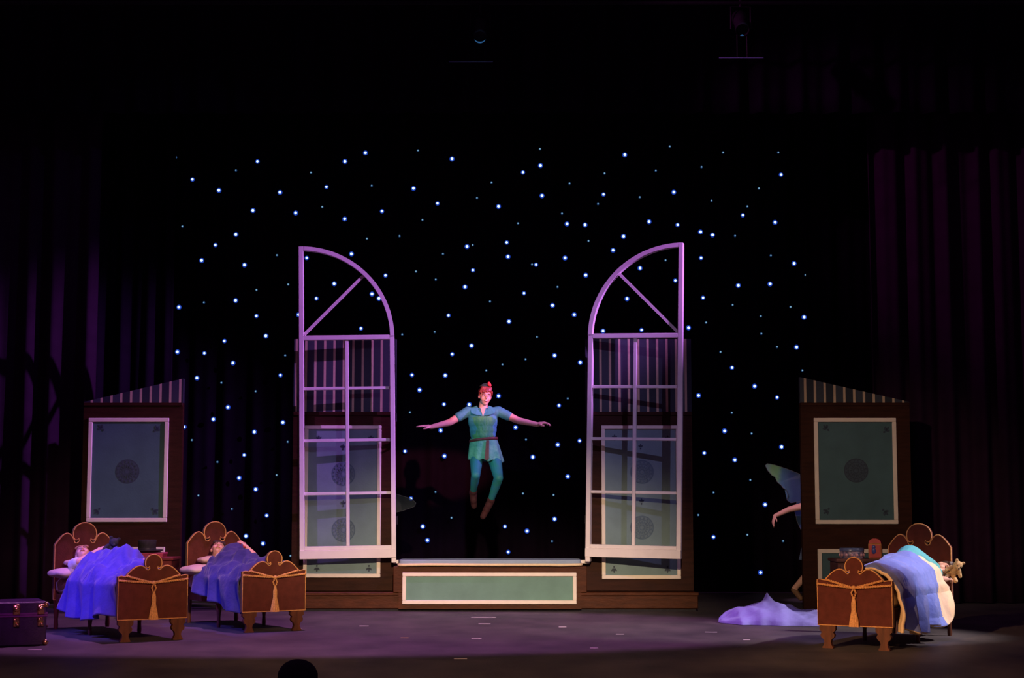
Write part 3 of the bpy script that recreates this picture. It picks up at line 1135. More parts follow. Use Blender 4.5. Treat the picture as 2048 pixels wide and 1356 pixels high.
# ---------------------------------------------------------------- quilts
def quilt(F, name, label, cat, mtl, y0, y1, hw, side, hang, back, top, wr=0.018, lining=None, seed=0.0,
          nu=90, nv=90, tuft=0.0, edge=None, hemwave=0.02, thick=0.02, turn=2.0):
    """cloth over a bed: s runs from the hanging near side over the top to the far side"""
    root = thing(name, label, cat, F.M @ Vector((0, (y0 + y1) / 2, 0.0)), F.rz)
    yc = (y0 + y1) / 2
    zt = 0.545

    def fn(u, v):
        y = y0 + (y1 - y0) * v
        if edge:
            y = edge(u, v, y)
        hz = hang(y)                                   # bottom height on near side
        d1 = zt - hz
        wtop = 2 * hw
        d2 = back(y)
        tot = d1 + wtop + d2
        s = u * tot
        rr = 0.05
        if s < d1:                                     # near hanging part
            z = hz + s
            k = 1 - s / d1
            x = -hw - 0.012 - 0.03 * k
            fold = (0.042 * k + 0.012) * math.sin(y * 17 + 4 * nz(y * 2.2, seed) + 2.6 * k) + 0.025 * k * nz(y * 5, z * 3, seed)
            x -= fold + 0.02
            zz = z + (hemwave * nz(y * 7, seed + 5) * k)
            if z > zt - rr:
                q = (z - (zt - rr)) / rr
                x += 0.02 * q * q
            if tuft:
                x -= tuft * (abs(math.sin(y * 14)) * abs(math.sin(z * 14)))
        elif s < d1 + wtop:
            x = -hw + (s - d1)
            zz = zt
            fx = (x + hw) / wtop
            hgt = top(-x if side > 0 else x, y)
            zz = zt + hgt
            zz += wr * (nz(x * 6 + seed, y * 5, 1.1) + 0.6 * nz(x * 13, y * 9 + seed, 2.2) + 0.7 * math.sin(8 * x + 11 * y + 5 * nz(x * 2, y * 2, seed)) * 0.5)
            rg = 1 - abs(nz(x * 3.2 - y * 1.7 + seed, y * 2.3 + x * 2.0, seed * 0.7)) * 2.6
            rg2 = 1 - abs(nz(x * 6.5 - y * 3.1, y * 4.3 + seed, 4.4)) * 2.6
            zz += wr * (1.1 * max(0, rg) ** 2 + 0.55 * max(0, rg2) ** 2 - 0.5)
            if fx < 0.1:
                zz -= 0.03 * (1 - fx / 0.1) ** 2
            if fx > 0.9:
                zz -= 0.03 * ((fx - 0.9) / 0.1) ** 2
            zz = max(zz, 0.535)
            if tuft:
                zz += tuft * (abs(math.sin(y * 14)) * abs(math.sin(x * 14)))
        else:
            k = (s - d1 - wtop)
            x = hw + 0.01 + 0.01 * math.sin(y * 13)
            zz = zt - 0.03 - k
        X = -x * side if side > 0 else x
        if side > 0:
            X = -x
        return (X, y - yc, zz)
    b = MB()
    b.grid(fn, nu, nv)
    for q in range(len(b.f)):
        qu, qv = (q // (nv - 1)) / (nu - 1), (q % (nv - 1)) / (nv - 1)
        if turn < 1 and qu < 0.47 and qv > 0.955 - (0.955 - turn) * (1 - qu / 0.47) ** 0.7:
            b.m[q] = 1
    if side > 0:
        b.f = [f[::-1] for f in b.f]
    o = b.build('quilt_cloth', [mtl, lining or mtl], root, smooth=True, auto=False)
    md = o.modifiers.new('solid', 'SOLIDIFY')
    md.thickness = thick
    md.offset = 1
    if lining:
        md.material_offset = 1
        md.material_offset_rim = 1
    return root


def gauss(t, s):
    return math.exp(-(t / s) ** 2)


def sig(t):
    return 1 / (1 + math.exp(-t))


def top1(x, y):
    legs = 0.12 * gauss(x, 0.24) * sig((y - 0.12) * 14)
    body = 0.11 * gauss(x + 0.06, 0.22) * sig((y - 0.75) * 9)
    knee = 0.11 * gauss(x - 0.08, 0.16) * gauss(y - 0.72, 0.24)
    return legs + body + knee + 0.02


def hang1(y):
    return 0.20 + 0.05 * math.sin(y * 5.0 + 0.6) + 0.16 * gauss(y - 0.84, 0.06) - 0.05 * gauss(y - 1.25, 0.18)


quilt(F1, 'quilt', 'royal blue quilt draped over the sleeper in the bed nearest the trunk', 'quilt', M_QBLUE, 0.06, 1.46, 0.315, -1, hang1, lambda y: 0.12, top1, 0.040, seed=1.7,
      edge=lambda u, v, y: y - 0.10 * v * u + 0.03 * nz(u * 4, 3.3) * v)


def top2(x, y):
    legs = 0.12 * gauss(x, 0.24) * sig((y - 0.10) * 14)
    body = 0.07 * gauss(x + 0.02, 0.20) * sig((y - 0.65) * 9)
    knee = 0.06 * gauss(x - 0.14, 0.14) * gauss(y - 0.28, 0.3)
    sh = 0.10 * gauss(x - 0.03, 0.17) * gauss(y - 1.12, 0.16)
    return legs + body + knee + sh + 0.02


def hang2(y):
    return 0.17 + 0.04 * math.sin(y * 6.0) + 0.17 * sig((y - 0.55) * 12)


quilt(F2, 'quilt', 'dark blue quilt pulled up over the sleeper in the bed by the plinth', 'quilt', M_QBLUE2, 0.06, 1.24, 0.31, -1, hang2, lambda y: 0.15, top2, 0.040, seed=5.1,
      edge=lambda u, v, y: y - 0.06 * v * u + 0.03 * nz(u * 4, 1.3) * v)


def top3(x, y):
    rump = 0.235 * gauss(x - 0.05, 0.30) * gauss(y - 1.30, 0.50)
    ridge = 0.13 * gauss(x - 0.05, 0.30) * gauss(y - 0.55, 0.42)
    return rump + ridge + 0.012 + 0.10 * gauss(x - 0.14, 0.17) * gauss(y - 0.1, 0.3)


def hang3(y):
    return 0.14 + 0.025 * math.sin(y * 9) + 0.09 * sig((y - 1.35) * 12)


quilt(F3, 'quilt', 'puffy pale blue quilt with cream lining heaped over the right bed', 'quilt', M_QLIGHT, 0.055, 1.37, 0.32, 1, hang3, lambda y: 0.2, top3, 0.012,
      lining=M_QCREAM, seed=8.8, tuft=0.018, edge=lambda u, v, y: y + 0.27 * (max(0.0, 1 - u / 0.47)) * v ** 2 - 0.05 * u * v ** 3,
      hemwave=0.03, thick=0.03, turn=0.80, nu=170, nv=170)

# pillows
pillow(F1, -0.18, 1.70, 0.525, 0.25, 0.20, 0.055, R(8), 'cream pillow overhanging the trunk side of the leftmost bed')
pillow(F1, -0.02, 1.76, 0.640, 0.24, 0.16, 0.04, R(-4), 'upper cream pillow under the head in the leftmost bed')
pillow(F2, -0.20, 1.37, 0.525, 0.25, 0.20, 0.055, R(6), 'cream pillow overhanging the side of the bed by the plinth')
pillow(F2, -0.02, 1.43, 0.640, 0.23, 0.14, 0.04, R(-5), 'upper cream pillow under the head in the bed by the plinth')
pillow(F3, 0.10, 1.76, 0.525, 0.25, 0.15, 0.03, R(-6), 'cream pillow under the head on the right bed')


# ================================================================ PEOPLE
def head_shapes(b, c, Q, k=1.0):
    """head of a fusing body: face looks along local -y"""
    c = Vector(c)

    def T(v):
        return c + Q @ (Vector(v) * k)

    def S(r):
        return tuple(x * k for x in r)
    b.ball(T((0, 0.012, 0.025)), S((0.074, 0.090, 0.086)), 20, Q)
    b.ball(T((0, -0.020, -0.040)), S((0.056, 0.060, 0.062)), 18, Q)
    b.ball(T((0, -0.052, -0.083)), S((0.026, 0.022, 0.020)), 12, Q)
    for sx in (-1, 1):
        b.ball(T((sx * 0.035, -0.050, -0.028)), S((0.028, 0.028, 0.028)), 12, Q)
        b.ball(T((sx * 0.074, 0.014, -0.004)), S((0.011, 0.020, 0.030)), 10, Q)
        b.ball(T((sx * 0.028, -0.066, 0.030)), S((0.026, 0.016, 0.012)), 10, Q)
    b.cone(T((0, -0.076, 0.016)), T((0, -0.094, -0.018)), 0.010 * k, 0.014 * k, 10)
    b.ball(T((0, -0.076, -0.052)), S((0.026, 0.014, 0.014)), 10, Q)


def face_parts(body, c, Q, k=1.0, smile=True, eyes=True, world=True):
    c = Vector(c)

    def T(v):
        return c + Q @ (Vector(v) * k)
    M_EYE = mat('eye_white', (0.8, 0.8, 0.78), 0.3, 0.02)
    M_LIP = mat('lips', (0.45, 0.10, 0.10), 0.4, 0.1)
    M_TOOTH = mat('teeth', (0.85, 0.82, 0.76), 0.3, 0.03)
    for sx in (-1, 1):
        if eyes:
            b = MB()
            b.ball(T((sx * 0.030, -0.079, 0.010)), (0.013 * k, 0.007 * k, 0.008 * k), 12, Q)
            e = b.build('eye', M_EYE, body, smooth=True, world=world)
            b = MB()
            b.ball(T((sx * 0.030 + 0.002, -0.0845, 0.010)), (0.006 * k, 0.0035 * k, 0.006 * k), 10, Q)
            b.build('iris', M_HAIRD, body, smooth=True, world=world)
        else:
            b = MB()
            b.tube([T((sx * (0.030 + d), -0.082 + 3.0 * d * d * 4, 0.006 - 0.004 * math.cos(d * 120))) for d in (-0.014, -0.007, 0, 0.007, 0.014)], 0.0022 * k, 5)
            b.build('closed_eye', M_HAIRD, body, smooth=True, world=world)
        b = MB()
        b.tube([T((sx * (0.030 + d), -0.084 + 4 * d * d * 4, 0.033 - 18 * d * d)) for d in (-0.016, -0.008, 0, 0.008, 0.016)], 0.0032 * k, 5)
        b.build('eyebrow', M_HAIRD, body, smooth=True, world=world)
    b = MB()
    up = 0.012 if smile else 0.0
    arc = [(-0.026, up), (-0.014, up * 0.25), (0, 0), (0.014, up * 0.25), (0.026, up)]
    b.tube([T((x, -0.0905 + 18 * x * x, -0.056 + z)) for x, z in arc], [0.003 * k, 0.0045 * k, 0.005 * k, 0.0045 * k, 0.003 * k], 6)
    b.build('mouth', M_LIP, body, smooth=True, world=world)
    if smile:
        b = MB()
        b.tube([T((x, -0.0925 + 18 * x * x, -0.0505 + z)) for x, z in arc[1:-1]], [0.003 * k, 0.0042 * k, 0.003 * k], 6)
        b.build('teeth', M_TOOTH, body, smooth=True, world=world)


def hand_shapes(b, wrist, d, nrm, thumb, k=1.0, curl=0.25, spread=0.10):
    """palm + four fingers + thumb; d along the forearm, nrm = back of hand, thumb = side the thumb leaves"""
    d = Vector(d).normalized()
    n = Vector(nrm)
    n = (n - d * n.dot(d)).normalized()
    t = d.cross(n)
    if t.dot(Vector(thumb)) < 0:
        t = -t
    w = Vector(wrist)
    Q = Matrix((t, d, n)).transposed()
    b.ball(w + d * 0.045 * k, (0.038 * k, 0.052 * k, 0.017 * k), 14, Q)
    b.cone(w, w + d * 0.03 * k, 0.023 * k, 0.025 * k, 10)
    lens = [0.070, 0.080, 0.075, 0.058]
    for i in range(4):
        off = (1.5 - i) * 0.0195 * k
        base = w + d * (0.082 - 0.004 * abs(i - 1)) * k + t * off
        dr = (d + t * (1.5 - i) * spread).normalized()
        L = lens[i] * k
        a = base
        ang = curl * (0.6 + 0.25 * i)
        for j, (fr, ra, rb) in enumerate(((0.45, 0.0098, 0.0088), (0.32, 0.0088, 0.0080), (0.23, 0.0080, 0.0072))):
            dd = (dr * math.cos(ang) - n * math.sin(ang)).normalized()
            c = a + dd * L * fr
            b.cone(a, c, ra * k, rb * k, 8)
            a = c
            ang += curl * (0.9 + 0.3 * i)
    a = w + d * 0.02 * k + t * 0.026 * k
    c = a + (d * 0.55 + t * 0.75 - n * 0.2).normalized() * 0.042 * k
    e = c + (d * 0.85 + t * 0.40 - n * 0.25).normalized() * 0.032 * k
    b.cone(a, c, 0.014 * k, 0.011 * k, 8)
    b.cone(c, e, 0.011 * k, 0.0085 * k, 8)


# ---------------------------------------------------------------- flying performer
YP = 0.30


def J(px, py, dy=0.0):
    return P(px, py, YP + dy)


M_TEAL = mat('teal_tunic', (0.05, 0.27, 0.28), 0.7, 0.15, 18, 0.2, 50)
M_LEAF = mat('leaf_green_tunic', (0.03, 0.22, 0.13), 0.75, 0.2, 9, 0.5, 26, col2=(0.09, 0.36, 0.09), stretch=(1.6, 1, 0.7))
M_SKIRT = mat('sage_green_skirt', (0.05, 0.30, 0.18), 0.75, 0.2, 14, 0.5, 30, col2=(0.14, 0.46, 0.25))
M_TIGHT = mat('blue_green_tights', (0.02, 0.17, 0.23), 0.6, 0.12, 10, 0.05, 60, col2=(0.015, 0.21, 0.13))
M_BOOT = mat('dark_red_suede', (0.045, 0.010, 0.008), 0.85, 0.2, 20, 0.2, 60)
M_BELT = mat('brown_leather_belt', (0.10, 0.03, 0.02), 0.5, 0.2, 30)
fp = thing('person', 'person in a green tunic and tights flying with arms spread above the window seat', 'person', J(968, 1037))
hc = J(970, 793, -0.02)
HQ = Euler((R(4), R(4), R(14))).to_matrix()
SL, SR = J(936, 823), J(997, 823)
EL, ER = J(899, 845, -0.05), J(1036, 841, -0.05)
WL, WR = J(862, 854, -0.10), J(1075, 849, -0.10)
b = MB()
head_shapes(b, hc, HQ, 1.02)
b.cone(J(967, 806, 0.015), J(966, 824, 0.02), 0.052, 0.062)
# torso
b.ball(J(966, 842, 0.0), (0.165, 0.105, 0.165), 20)
b.ball(J(966, 868, 0.0), (0.140, 0.095, 0.130), 18)
b.ball(J(970, 903, 0.01), (0.158, 0.105, 0.125), 18)
b.limb([SL, EL, WL], [0.058, 0.043, 0.029])
b.limb([SR, ER, WR], [0.058, 0.043, 0.029])
b.cone(SL, J(950, 826), 0.060, 0.07)
b.cone(SR, J(983, 826), 0.060, 0.07)
hand_shapes(b, WL, J(836, 851, -0.10) - J(862, 855, -0.10), (0.1, -0.25, 1), (0, -1, 0.15), 1.12, 0.14, 0.16)
hand_shapes(b, WR, J(1098, 843, -0.12) - J(1075, 849, -0.10), (0.1, -0.3, 1), (0, -1, 0.2), 1.12, 0.42, 0.14)
# viewer's left leg: knee forward, shin trailing back
HL, KL, AL, TL = J(953, 912), J(951.5, 950, -0.27), J(946, 986, 0.02), J(948, 1012, 0.06)
b.limb([HL, HL.lerp(KL, 0.5), KL, KL.lerp(AL, 0.35), AL], [0.084, 0.072, 0.056, 0.052, 0.036])
b.cone(AL, TL, 0.040, 0.030)
# viewer's right leg
HR, KR, AR, TR = J(988, 912), J(997, 956, -0.22), J(980.5, 1004, 0.0), J(966, 1033, -0.06)
b.limb([HR, HR.lerp(KR, 0.5), KR, KR.lerp(AR, 0.35), AR], [0.088, 0.075, 0.058, 0.054, 0.036])
b.cone(AR, TR, 0.042, 0.032)
zleg = J(968, 905).z - fp.location.z
body = b.fuse('body', [M_SKIN, M_TIGHT], fp, 0.0065, 8, pick=lambda c: 1 if c.z < zleg else 0, world=True)
face_parts(body, hc, HQ, 1.02, True, True, world=True)
# boots
for A, T_, K in ((AL, TL, KL), (AR, TR, KR)):
    b = MB()
    up = (K - A).normalized()
    b.cone(A + up * 0.035, A, 0.050, 0.048)
    b.cone(A, T_, 0.048, 0.036)
    b.ball(A.lerp(T_, 0.55) + Vector((0, -0.012, 0)), (0.044, 0.05, 0.05), 12)
    b.ball(A + Vector((0.0, 0.03, -0.015)), (0.036, 0.036, 0.036), 12)
    b.fuse('boot', M_BOOT, fp, 0.007, 3, world=True)
# tunic body with short sleeves
b = MB()
b.ball(J(966, 842, 0.0), (0.186, 0.122, 0.170), 20)
b.ball(J(966, 868, 0.0), (0.160, 0.112, 0.132), 18)
b.ball(J(966, 858, 0.0), (0.170, 0.116, 0.16), 18)
for S_, E_, in_ in ((SL, EL, J(952, 828)), (SR, ER, J(981, 828))):
    b.cone(in_, S_, 0.078, 0.066)
    b.cone(S_, S_.lerp(E_, 0.50), 0.064, 0.060)
zc = J(966, 834).z - fp.location.z
xc = J(966, 834).x - fp.location.x


def tunic_pick(c):
    return 1 if c.z < zc and c.y < 0.05 and (c.x - xc) < 0.13 + 0.05 * nz(c.x * 9, c.z * 14) and (c.x - xc) > -0.11 + 0.08 * nz(c.x * 11 + c.z * 16, c.z * 5) else 0


tun = b.fuse('tunic', [M_TEAL, M_LEAF], fp, 0.008, 4, pick=tunic_pick, world=True)
# skirt of the tunic, zigzag hem
wc, hcx = J(967, 878, 0.0), J(971.5, 921, 0.0)


def skirt_fn(u, v):
    a = u * 2 * PI
    rx = 0.158 + (0.212 - 0.158) * v ** 0.8
    ry = 0.110 + (0.165 - 0.110) * v
    wv = 1 + 0.05 * v * math.sin(a * 9 + 1)
    c = wc.lerp(hcx, v)
    z = c.z + (0.030 * v ** 3 * (abs(((u * 11) % 1) - 0.5) * 2 - 0.5)) - 0.02 * v * math.cos(a)
    return (c.x + rx * wv * math.cos(a), c.y + ry * wv * math.sin(a), z)


MB().grid(skirt_fn, 110, 16, True).build('tunic_skirt', M_SKIRT, fp, smooth=True, auto=False, world=True, solid=0.006)
# collar flaps
for sx in (-1, 1):
    b = MB()
    n0 = J(966 + sx * 3, 832, -0.118)
    n1 = J(966 + sx * 12, 812, -0.02)
    n2 = J(966 + sx * 26, 818, -0.045)
    n3 = J(966 + sx * 23, 827.5, -0.105)
    n4 = J(966 + sx * 14, 830, -0.125)
    b.add([n0, n1, n2, n3, n4], [(0, 1, 2, 3, 4)] if sx < 0 else [(4, 3, 2, 1, 0)])
    b.build('collar_flap', M_TEAL, fp, world=True, solid=-0.008)
# open neck
b = MB()
b.add([J(966, 833, -0.1235), J(960.5, 815, -0.075), J(971.5, 815, -0.075)], [(0, 1, 2)])
b.build('neck_opening', M_SKIN, fp, world=True, solid=-0.004)
# belt with hanging tail
pth = []
for k in range(60):
    a = 2 * PI * k / 60
    pth.append(wc + Vector((0.170 * math.cos(a), 0.121 * math.sin(a), -0.012 + 0.018 * math.cos(a) - 0.01 * math.sin(a))))
b = MB()
vs, fs = [], []
for k, p in enumerate(pth):
    vs += [p + Vector((0, 0, 0.015)), p + Vector((0, 0, -0.018))]
for k in range(60):
    j = (k + 1) % 60
    fs.append((2 * k, 2 * k + 1, 2 * j + 1, 2 * j))
b.add(vs, fs)
belt = b.build('belt', M_BELT, fp, smooth=True, auto=False, world=True, solid=-0.007)
b = MB()
a0, a1 = J(975.5, 881, -0.130), J(973.5, 918, -0.185)
b.add([a0 + Vector((-0.018, 0, 0)), a0 + Vector((0.018, 0, 0)), a1 + Vector((0.026, 0, 0)), a1 + Vector((0, 0, -0.02)), a1 + Vector((-0.026, 0, 0))], [(0, 4, 3, 2, 1)])
b.build('belt_tail', M_BELT, belt, world=True, solid=-0.008)
# hair, cap, feather
b = MB()


def HT(v):
    return hc + HQ @ Vector(v)


b.ball(HT((0, 0.026, 0.048)), (0.087, 0.090, 0.080), 20, HQ)
b.ball(HT((0, 0.042, 0.012)), (0.080, 0.066, 0.068), 18, HQ)
for i in range(9):
    x = -0.064 + 0.016 * i
    b.cone(HT((x * 0.8, -0.045, 0.105)), HT((x * 1.12 - 0.012, -0.078 + 5 * x * x, 0.060 + 0.22 * (x + 0.02) - 0.010 * (i % 2))), 0.020, 0.010, 8)
for sx in (-1, 1):
    b.cone(HT((sx * 0.074, -0.03, 0.06)), HT((sx * 0.080, -0.020, 0.012)), 0.016, 0.009, 8)
b.fuse('hair', M_HAIRR, fp, 0.0065, 2, world=True)
M_CAP = mat('dark_green_felt', (0.03, 0.07, 0.04), 0.85, 0.2, 30)
cap = MB()
cap.lathe([(0.074, -0.004), (0.077, 0.005), (0.064, 0.014), (0.050, 0.030), (0.028, 0.044), (0.006, 0.050)], 24, HT((0.0, 0.026, 0.112)), HQ @ Vector((0.08, -0.02, 1)))
co = cap.build('cap', M_CAP, fp, smooth=True, auto=False, world=True)
b = MB()
fs0 = HT((0.030, -0.030, 0.138))
b.ball(fs0 + Vector((0.004, -0.01, 0.018)), (0.022, 0.012, 0.030), 12, Euler((0, R(-18), 0)).to_matrix())
b.ball(fs0 + Vector((0.016, -0.008, 0.002)), (0.018, 0.011, 0.018), 12)
b.fuse('feather', mat('scarlet_feather', (0.75, 0.06, 0.05), 0.7, 0.15, 60), fp, 0.005, 1, world=True)


# ---------------------------------------------------------------- sleepers
def FP(F, x, y, z):
    return F.M @ Vector((x, y, z))


def sleeper(F, label, head, hrot, torso, legs, arms, shirt, hairm, hair_dir, hands=True, headk=0.95):
    root = thing('person', label, 'person', F.M @ Vector((0, torso[1][1], 0.52)), F.rz)
    base = Vector((0, torso[1][1], 0.52))
    b = MB()
    Q = Euler(hrot).to_matrix()
    hcl = Vector(head) - base
    head_shapes(b, hcl, Q, headk)
    T = [Vector(t) - base for t in torso]
    b.cone(hcl + Q @ Vector((0, 0.02, -0.06)), T[0] * 0.85 + hcl * 0.15, 0.048, 0.055)
    b.limb(T, [0.105, 0.125, 0.120][:len(T)])
    for lg in legs:
        b.limb([Vector(p) - base for p in lg], [0.075, 0.058, 0.04][:len(lg)])
    for ar in arms:
        pts = [Vector(p) - base for p in ar]
        b.limb(pts, [0.05, 0.038, 0.027])
        d = pts[-1] - pts[-2]
        hand_shapes(b, pts[-1], d, (0, -0.3, 1), (0, 0, 1), 0.85, 0.5, 0.06)
    body = b.fuse('body', M_SKIN, root, 0.0075, 3)
    face_parts(body, hcl, Q, headk, False, False, world=False)
    b = MB()
    b.limb(T, [0.118, 0.137, 0.13][:len(T)])
    for ar in arms:
        pts = [Vector(p) - base for p in ar]
        b.cone(pts[0], pts[0].lerp(pts[1], 0.75), 0.062, 0.056)
    b.fuse('nightshirt', shirt, root, 0.009, 3)
    b = MB()

    def HTl(v):
        return hcl + Q @ (Vector(v) * headk)
    b.ball(HTl((0, 0.030, 0.045)), tuple(headk * q for q in (0.086, 0.088, 0.078)), 18, Q)
    b.ball(HTl((0, 0.045, 0.0)), tuple(headk * q for q in (0.080, 0.066, 0.08)), 16, Q)
    for i in range(7):
        x = -0.06 + 0.02 * i
        b.cone(HTl((x * 0.8, -0.035, 0.105)), HTl((x * 1.1, -0.068 + 5 * x * x, 0.068)), 0.02 * headk, 0.012 * headk, 8)
    b.fuse('hair', hairm, root, 0.008, 2)
    return root


def plush(F, label, x, y, z, k, m, rot, name='teddy_bear', cat='plush toy', m2=None):
    root = thing(name, label, cat, FP(F, x, y, z), rot=(rot[0], rot[1], F.rz + rot[2]))
    b = MB()
    b.ball((0, 0, 0.10 * k), (0.075 * k, 0.06 * k, 0.09 * k))
    b.ball((0, -0.01 * k, 0.235 * k), (0.068 * k, 0.060 * k, 0.062 * k))
    b.ball((0, -0.065 * k, 0.220 * k), (0.028 * k, 0.028 * k, 0.024 * k))
    for sx in (-1, 1):
        b.ball((sx * 0.055 * k, 0, 0.292 * k), (0.028 * k, 0.016 * k, 0.028 * k))
        b.cone((sx * 0.065 * k, -0.01 * k, 0.16 * k), (sx * 0.115 * k, -0.05 * k, 0.10 * k), 0.03 * k, 0.028 * k)
        b.cone((sx * 0.045 * k, -0.02 * k, 0.04 * k), (sx * 0.075 * k, -0.11 * k, 0.03 * k), 0.036 * k, 0.034 * k)
    bd = b.fuse('plush_body', m, root, 0.007, 2)
    for sx in (-1, 1):
        b = MB()
        b.ball((sx * 0.025 * k, -0.066 * k, 0.25 * k), 0.007 * k, 8)
        b.build('button_eye', M_DARK, root, smooth=True)
    b = MB()
    b.ball((0, -0.092 * k, 0.226 * k), (0.010 * k, 0.007 * k, 0.008 * k), 8)
    b.build('stitched_nose', M_DARK, root, smooth=True)
    return root


# leftmost bed: on the back, face up and turned to the house, hugging a dark bear
sleeper(F1, 'person in a white nightshirt asleep in the leftmost bed hugging a dark plush bear', (-0.09, 1.74, 0.765), (R(-62), R(-8), R(-18)),
        [(-0.10, 1.53, 0.64), (-0.06, 1.25, 0.595), (0.0, 0.98, 0.59)],
        [[(-0.07, 0.95, 0.61), (0.05, 0.62, 0.70), (-0.02, 0.28, 0.60)], [(0.08, 0.95, 0.61), (0.12, 0.62, 0.70), (0.07, 0.25, 0.60)]],
        [[(-0.23, 1.60, 0.67), (-0.22, 1.49, 0.70), (0.01, 1.55, 0.81)]], M_SHIRT, M_HAIRL, None)
M_PLD = mat('charcoal_plush', (0.035, 0.035, 0.045), 0.95, 0.3, 60, 0.5, 90)
plush(F1, 'dark plush bear held against the sleeper in the leftmost bed', 0.09, 1.46, 0.755, 0.72, M_PLD, (R(28), R(12), R(-10)))
sleeper(F2, 'person in a white nightshirt asleep by the plinth with a red plush toy', (-0.04, 1.42, 0.785), (R(-55), R(10), R(-25)),
        [(-0.05, 1.22, 0.66), (-0.02, 0.98, 0.63), (0.0, 0.76, 0.61)],
        [[(-0.07, 0.74, 0.60), (0.03, 0.46, 0.64), (0.0, 0.20, 0.59)], [(0.08, 0.74, 0.60), (0.12, 0.46, 0.64), (0.08, 0.18, 0.59)]],
        [[(0.13, 1.22, 0.69), (0.23, 1.08, 0.74), (0.17, 1.17, 0.83)]], M_SHIRT, M_HAIRD, None)
M_PLR = mat('red_plush', (0.42, 0.03, 0.03), 0.95, 0.25, 60, 0.5, 90)
plush(F2, 'red plush toy held by the sleeper in the bed by the plinth', 0.10, 1.24, 0.755, 0.55, M_PLR, (R(50), R(35), R(-20)))
M_TURQ = mat('turquoise_nightgown', (0.10, 0.46, 0.44), 0.75, 0.1, 9, 0.25, 24)
sleeper(F3, 'person in a turquoise nightgown curled face down in the right bed', (0.27, 1.79, 0.645), (R(-10), R(78), R(28)),
        [(0.17, 1.66, 0.64), (0.05, 1.46, 0.755), (0.0, 1.14, 0.60)],
        [[(-0.07, 1.05, 0.63), (0.12, 0.72, 0.61), (-0.02, 0.45, 0.58)], [(0.08, 1.05, 0.63), (0.16, 0.75, 0.61), (0.05, 0.42, 0.58)]],
        [[(0.25, 1.64, 0.62), (0.27, 1.54, 0.57), (0.33, 1.68, 0.56)]], M_TURQ, M_HAIRD, None)
M_PLB = mat('beige_plush', (0.62, 0.44, 0.22), 0.95, 0.2, 60, 0.5, 90)
plush(F3, 'beige plush bear hanging over the pillow edge of the right bed', 0.33, 1.80, 0.585, 0.66, M_PLB, (R(35), R(25), R(40)))


# ---------------------------------------------------------------- winged performers behind the flats
M_WING = wing_mat()
M_WING2 = mat('smoky_gauze', (0.03, 0.05, 0.05), 0.5, 0.2, 6)
M_WING2.node_tree.nodes['Principled BSDF'].inputs['Alpha'].default_value = 0.55
M_WIRE = mat('dull_wire', (0.08, 0.09, 0.10), 0.6, 0.1)
M_GOWN = mat('dusk_blue_gown', (0.10, 0.16, 0.28), 0.8, 0.15, 8, 0.2, 20)
M_SHOE = mat('brown_slipper', (0.22, 0.12, 0.06), 0.7, 0.15, 20)


def wing(root, outline, name='wing', m=None):
    """thin gauze wing, pts in root-local (x, z), slight dihedral in y"""
    cx = sum(p[0] for p in outline) / len(outline)
    cz = sum(p[1] for p in outline) / len(outline)
    b = MB()
    vs = [(cx, 0.03, cz)] + [(p[0], 0.05 * math.sin(i * 0.9) * 0.3, p[1]) for i, p in enumerate(outline)]
    n = len(outline)
    b.add(vs, [(0, 1 + (i + 1) % n, 1 + i) for i in range(n)])
    o = b.build(name, m or M_WING, root, solid=0.003)
    b = MB()
    b.tube([(p[0], 0.05 * math.sin(i * 0.9) * 0.3, p[1]) for i, p in enumerate(outline)], 0.004, 5, True)
    b.build('wing_wire', M_WIRE, o, smooth=True)
    return o


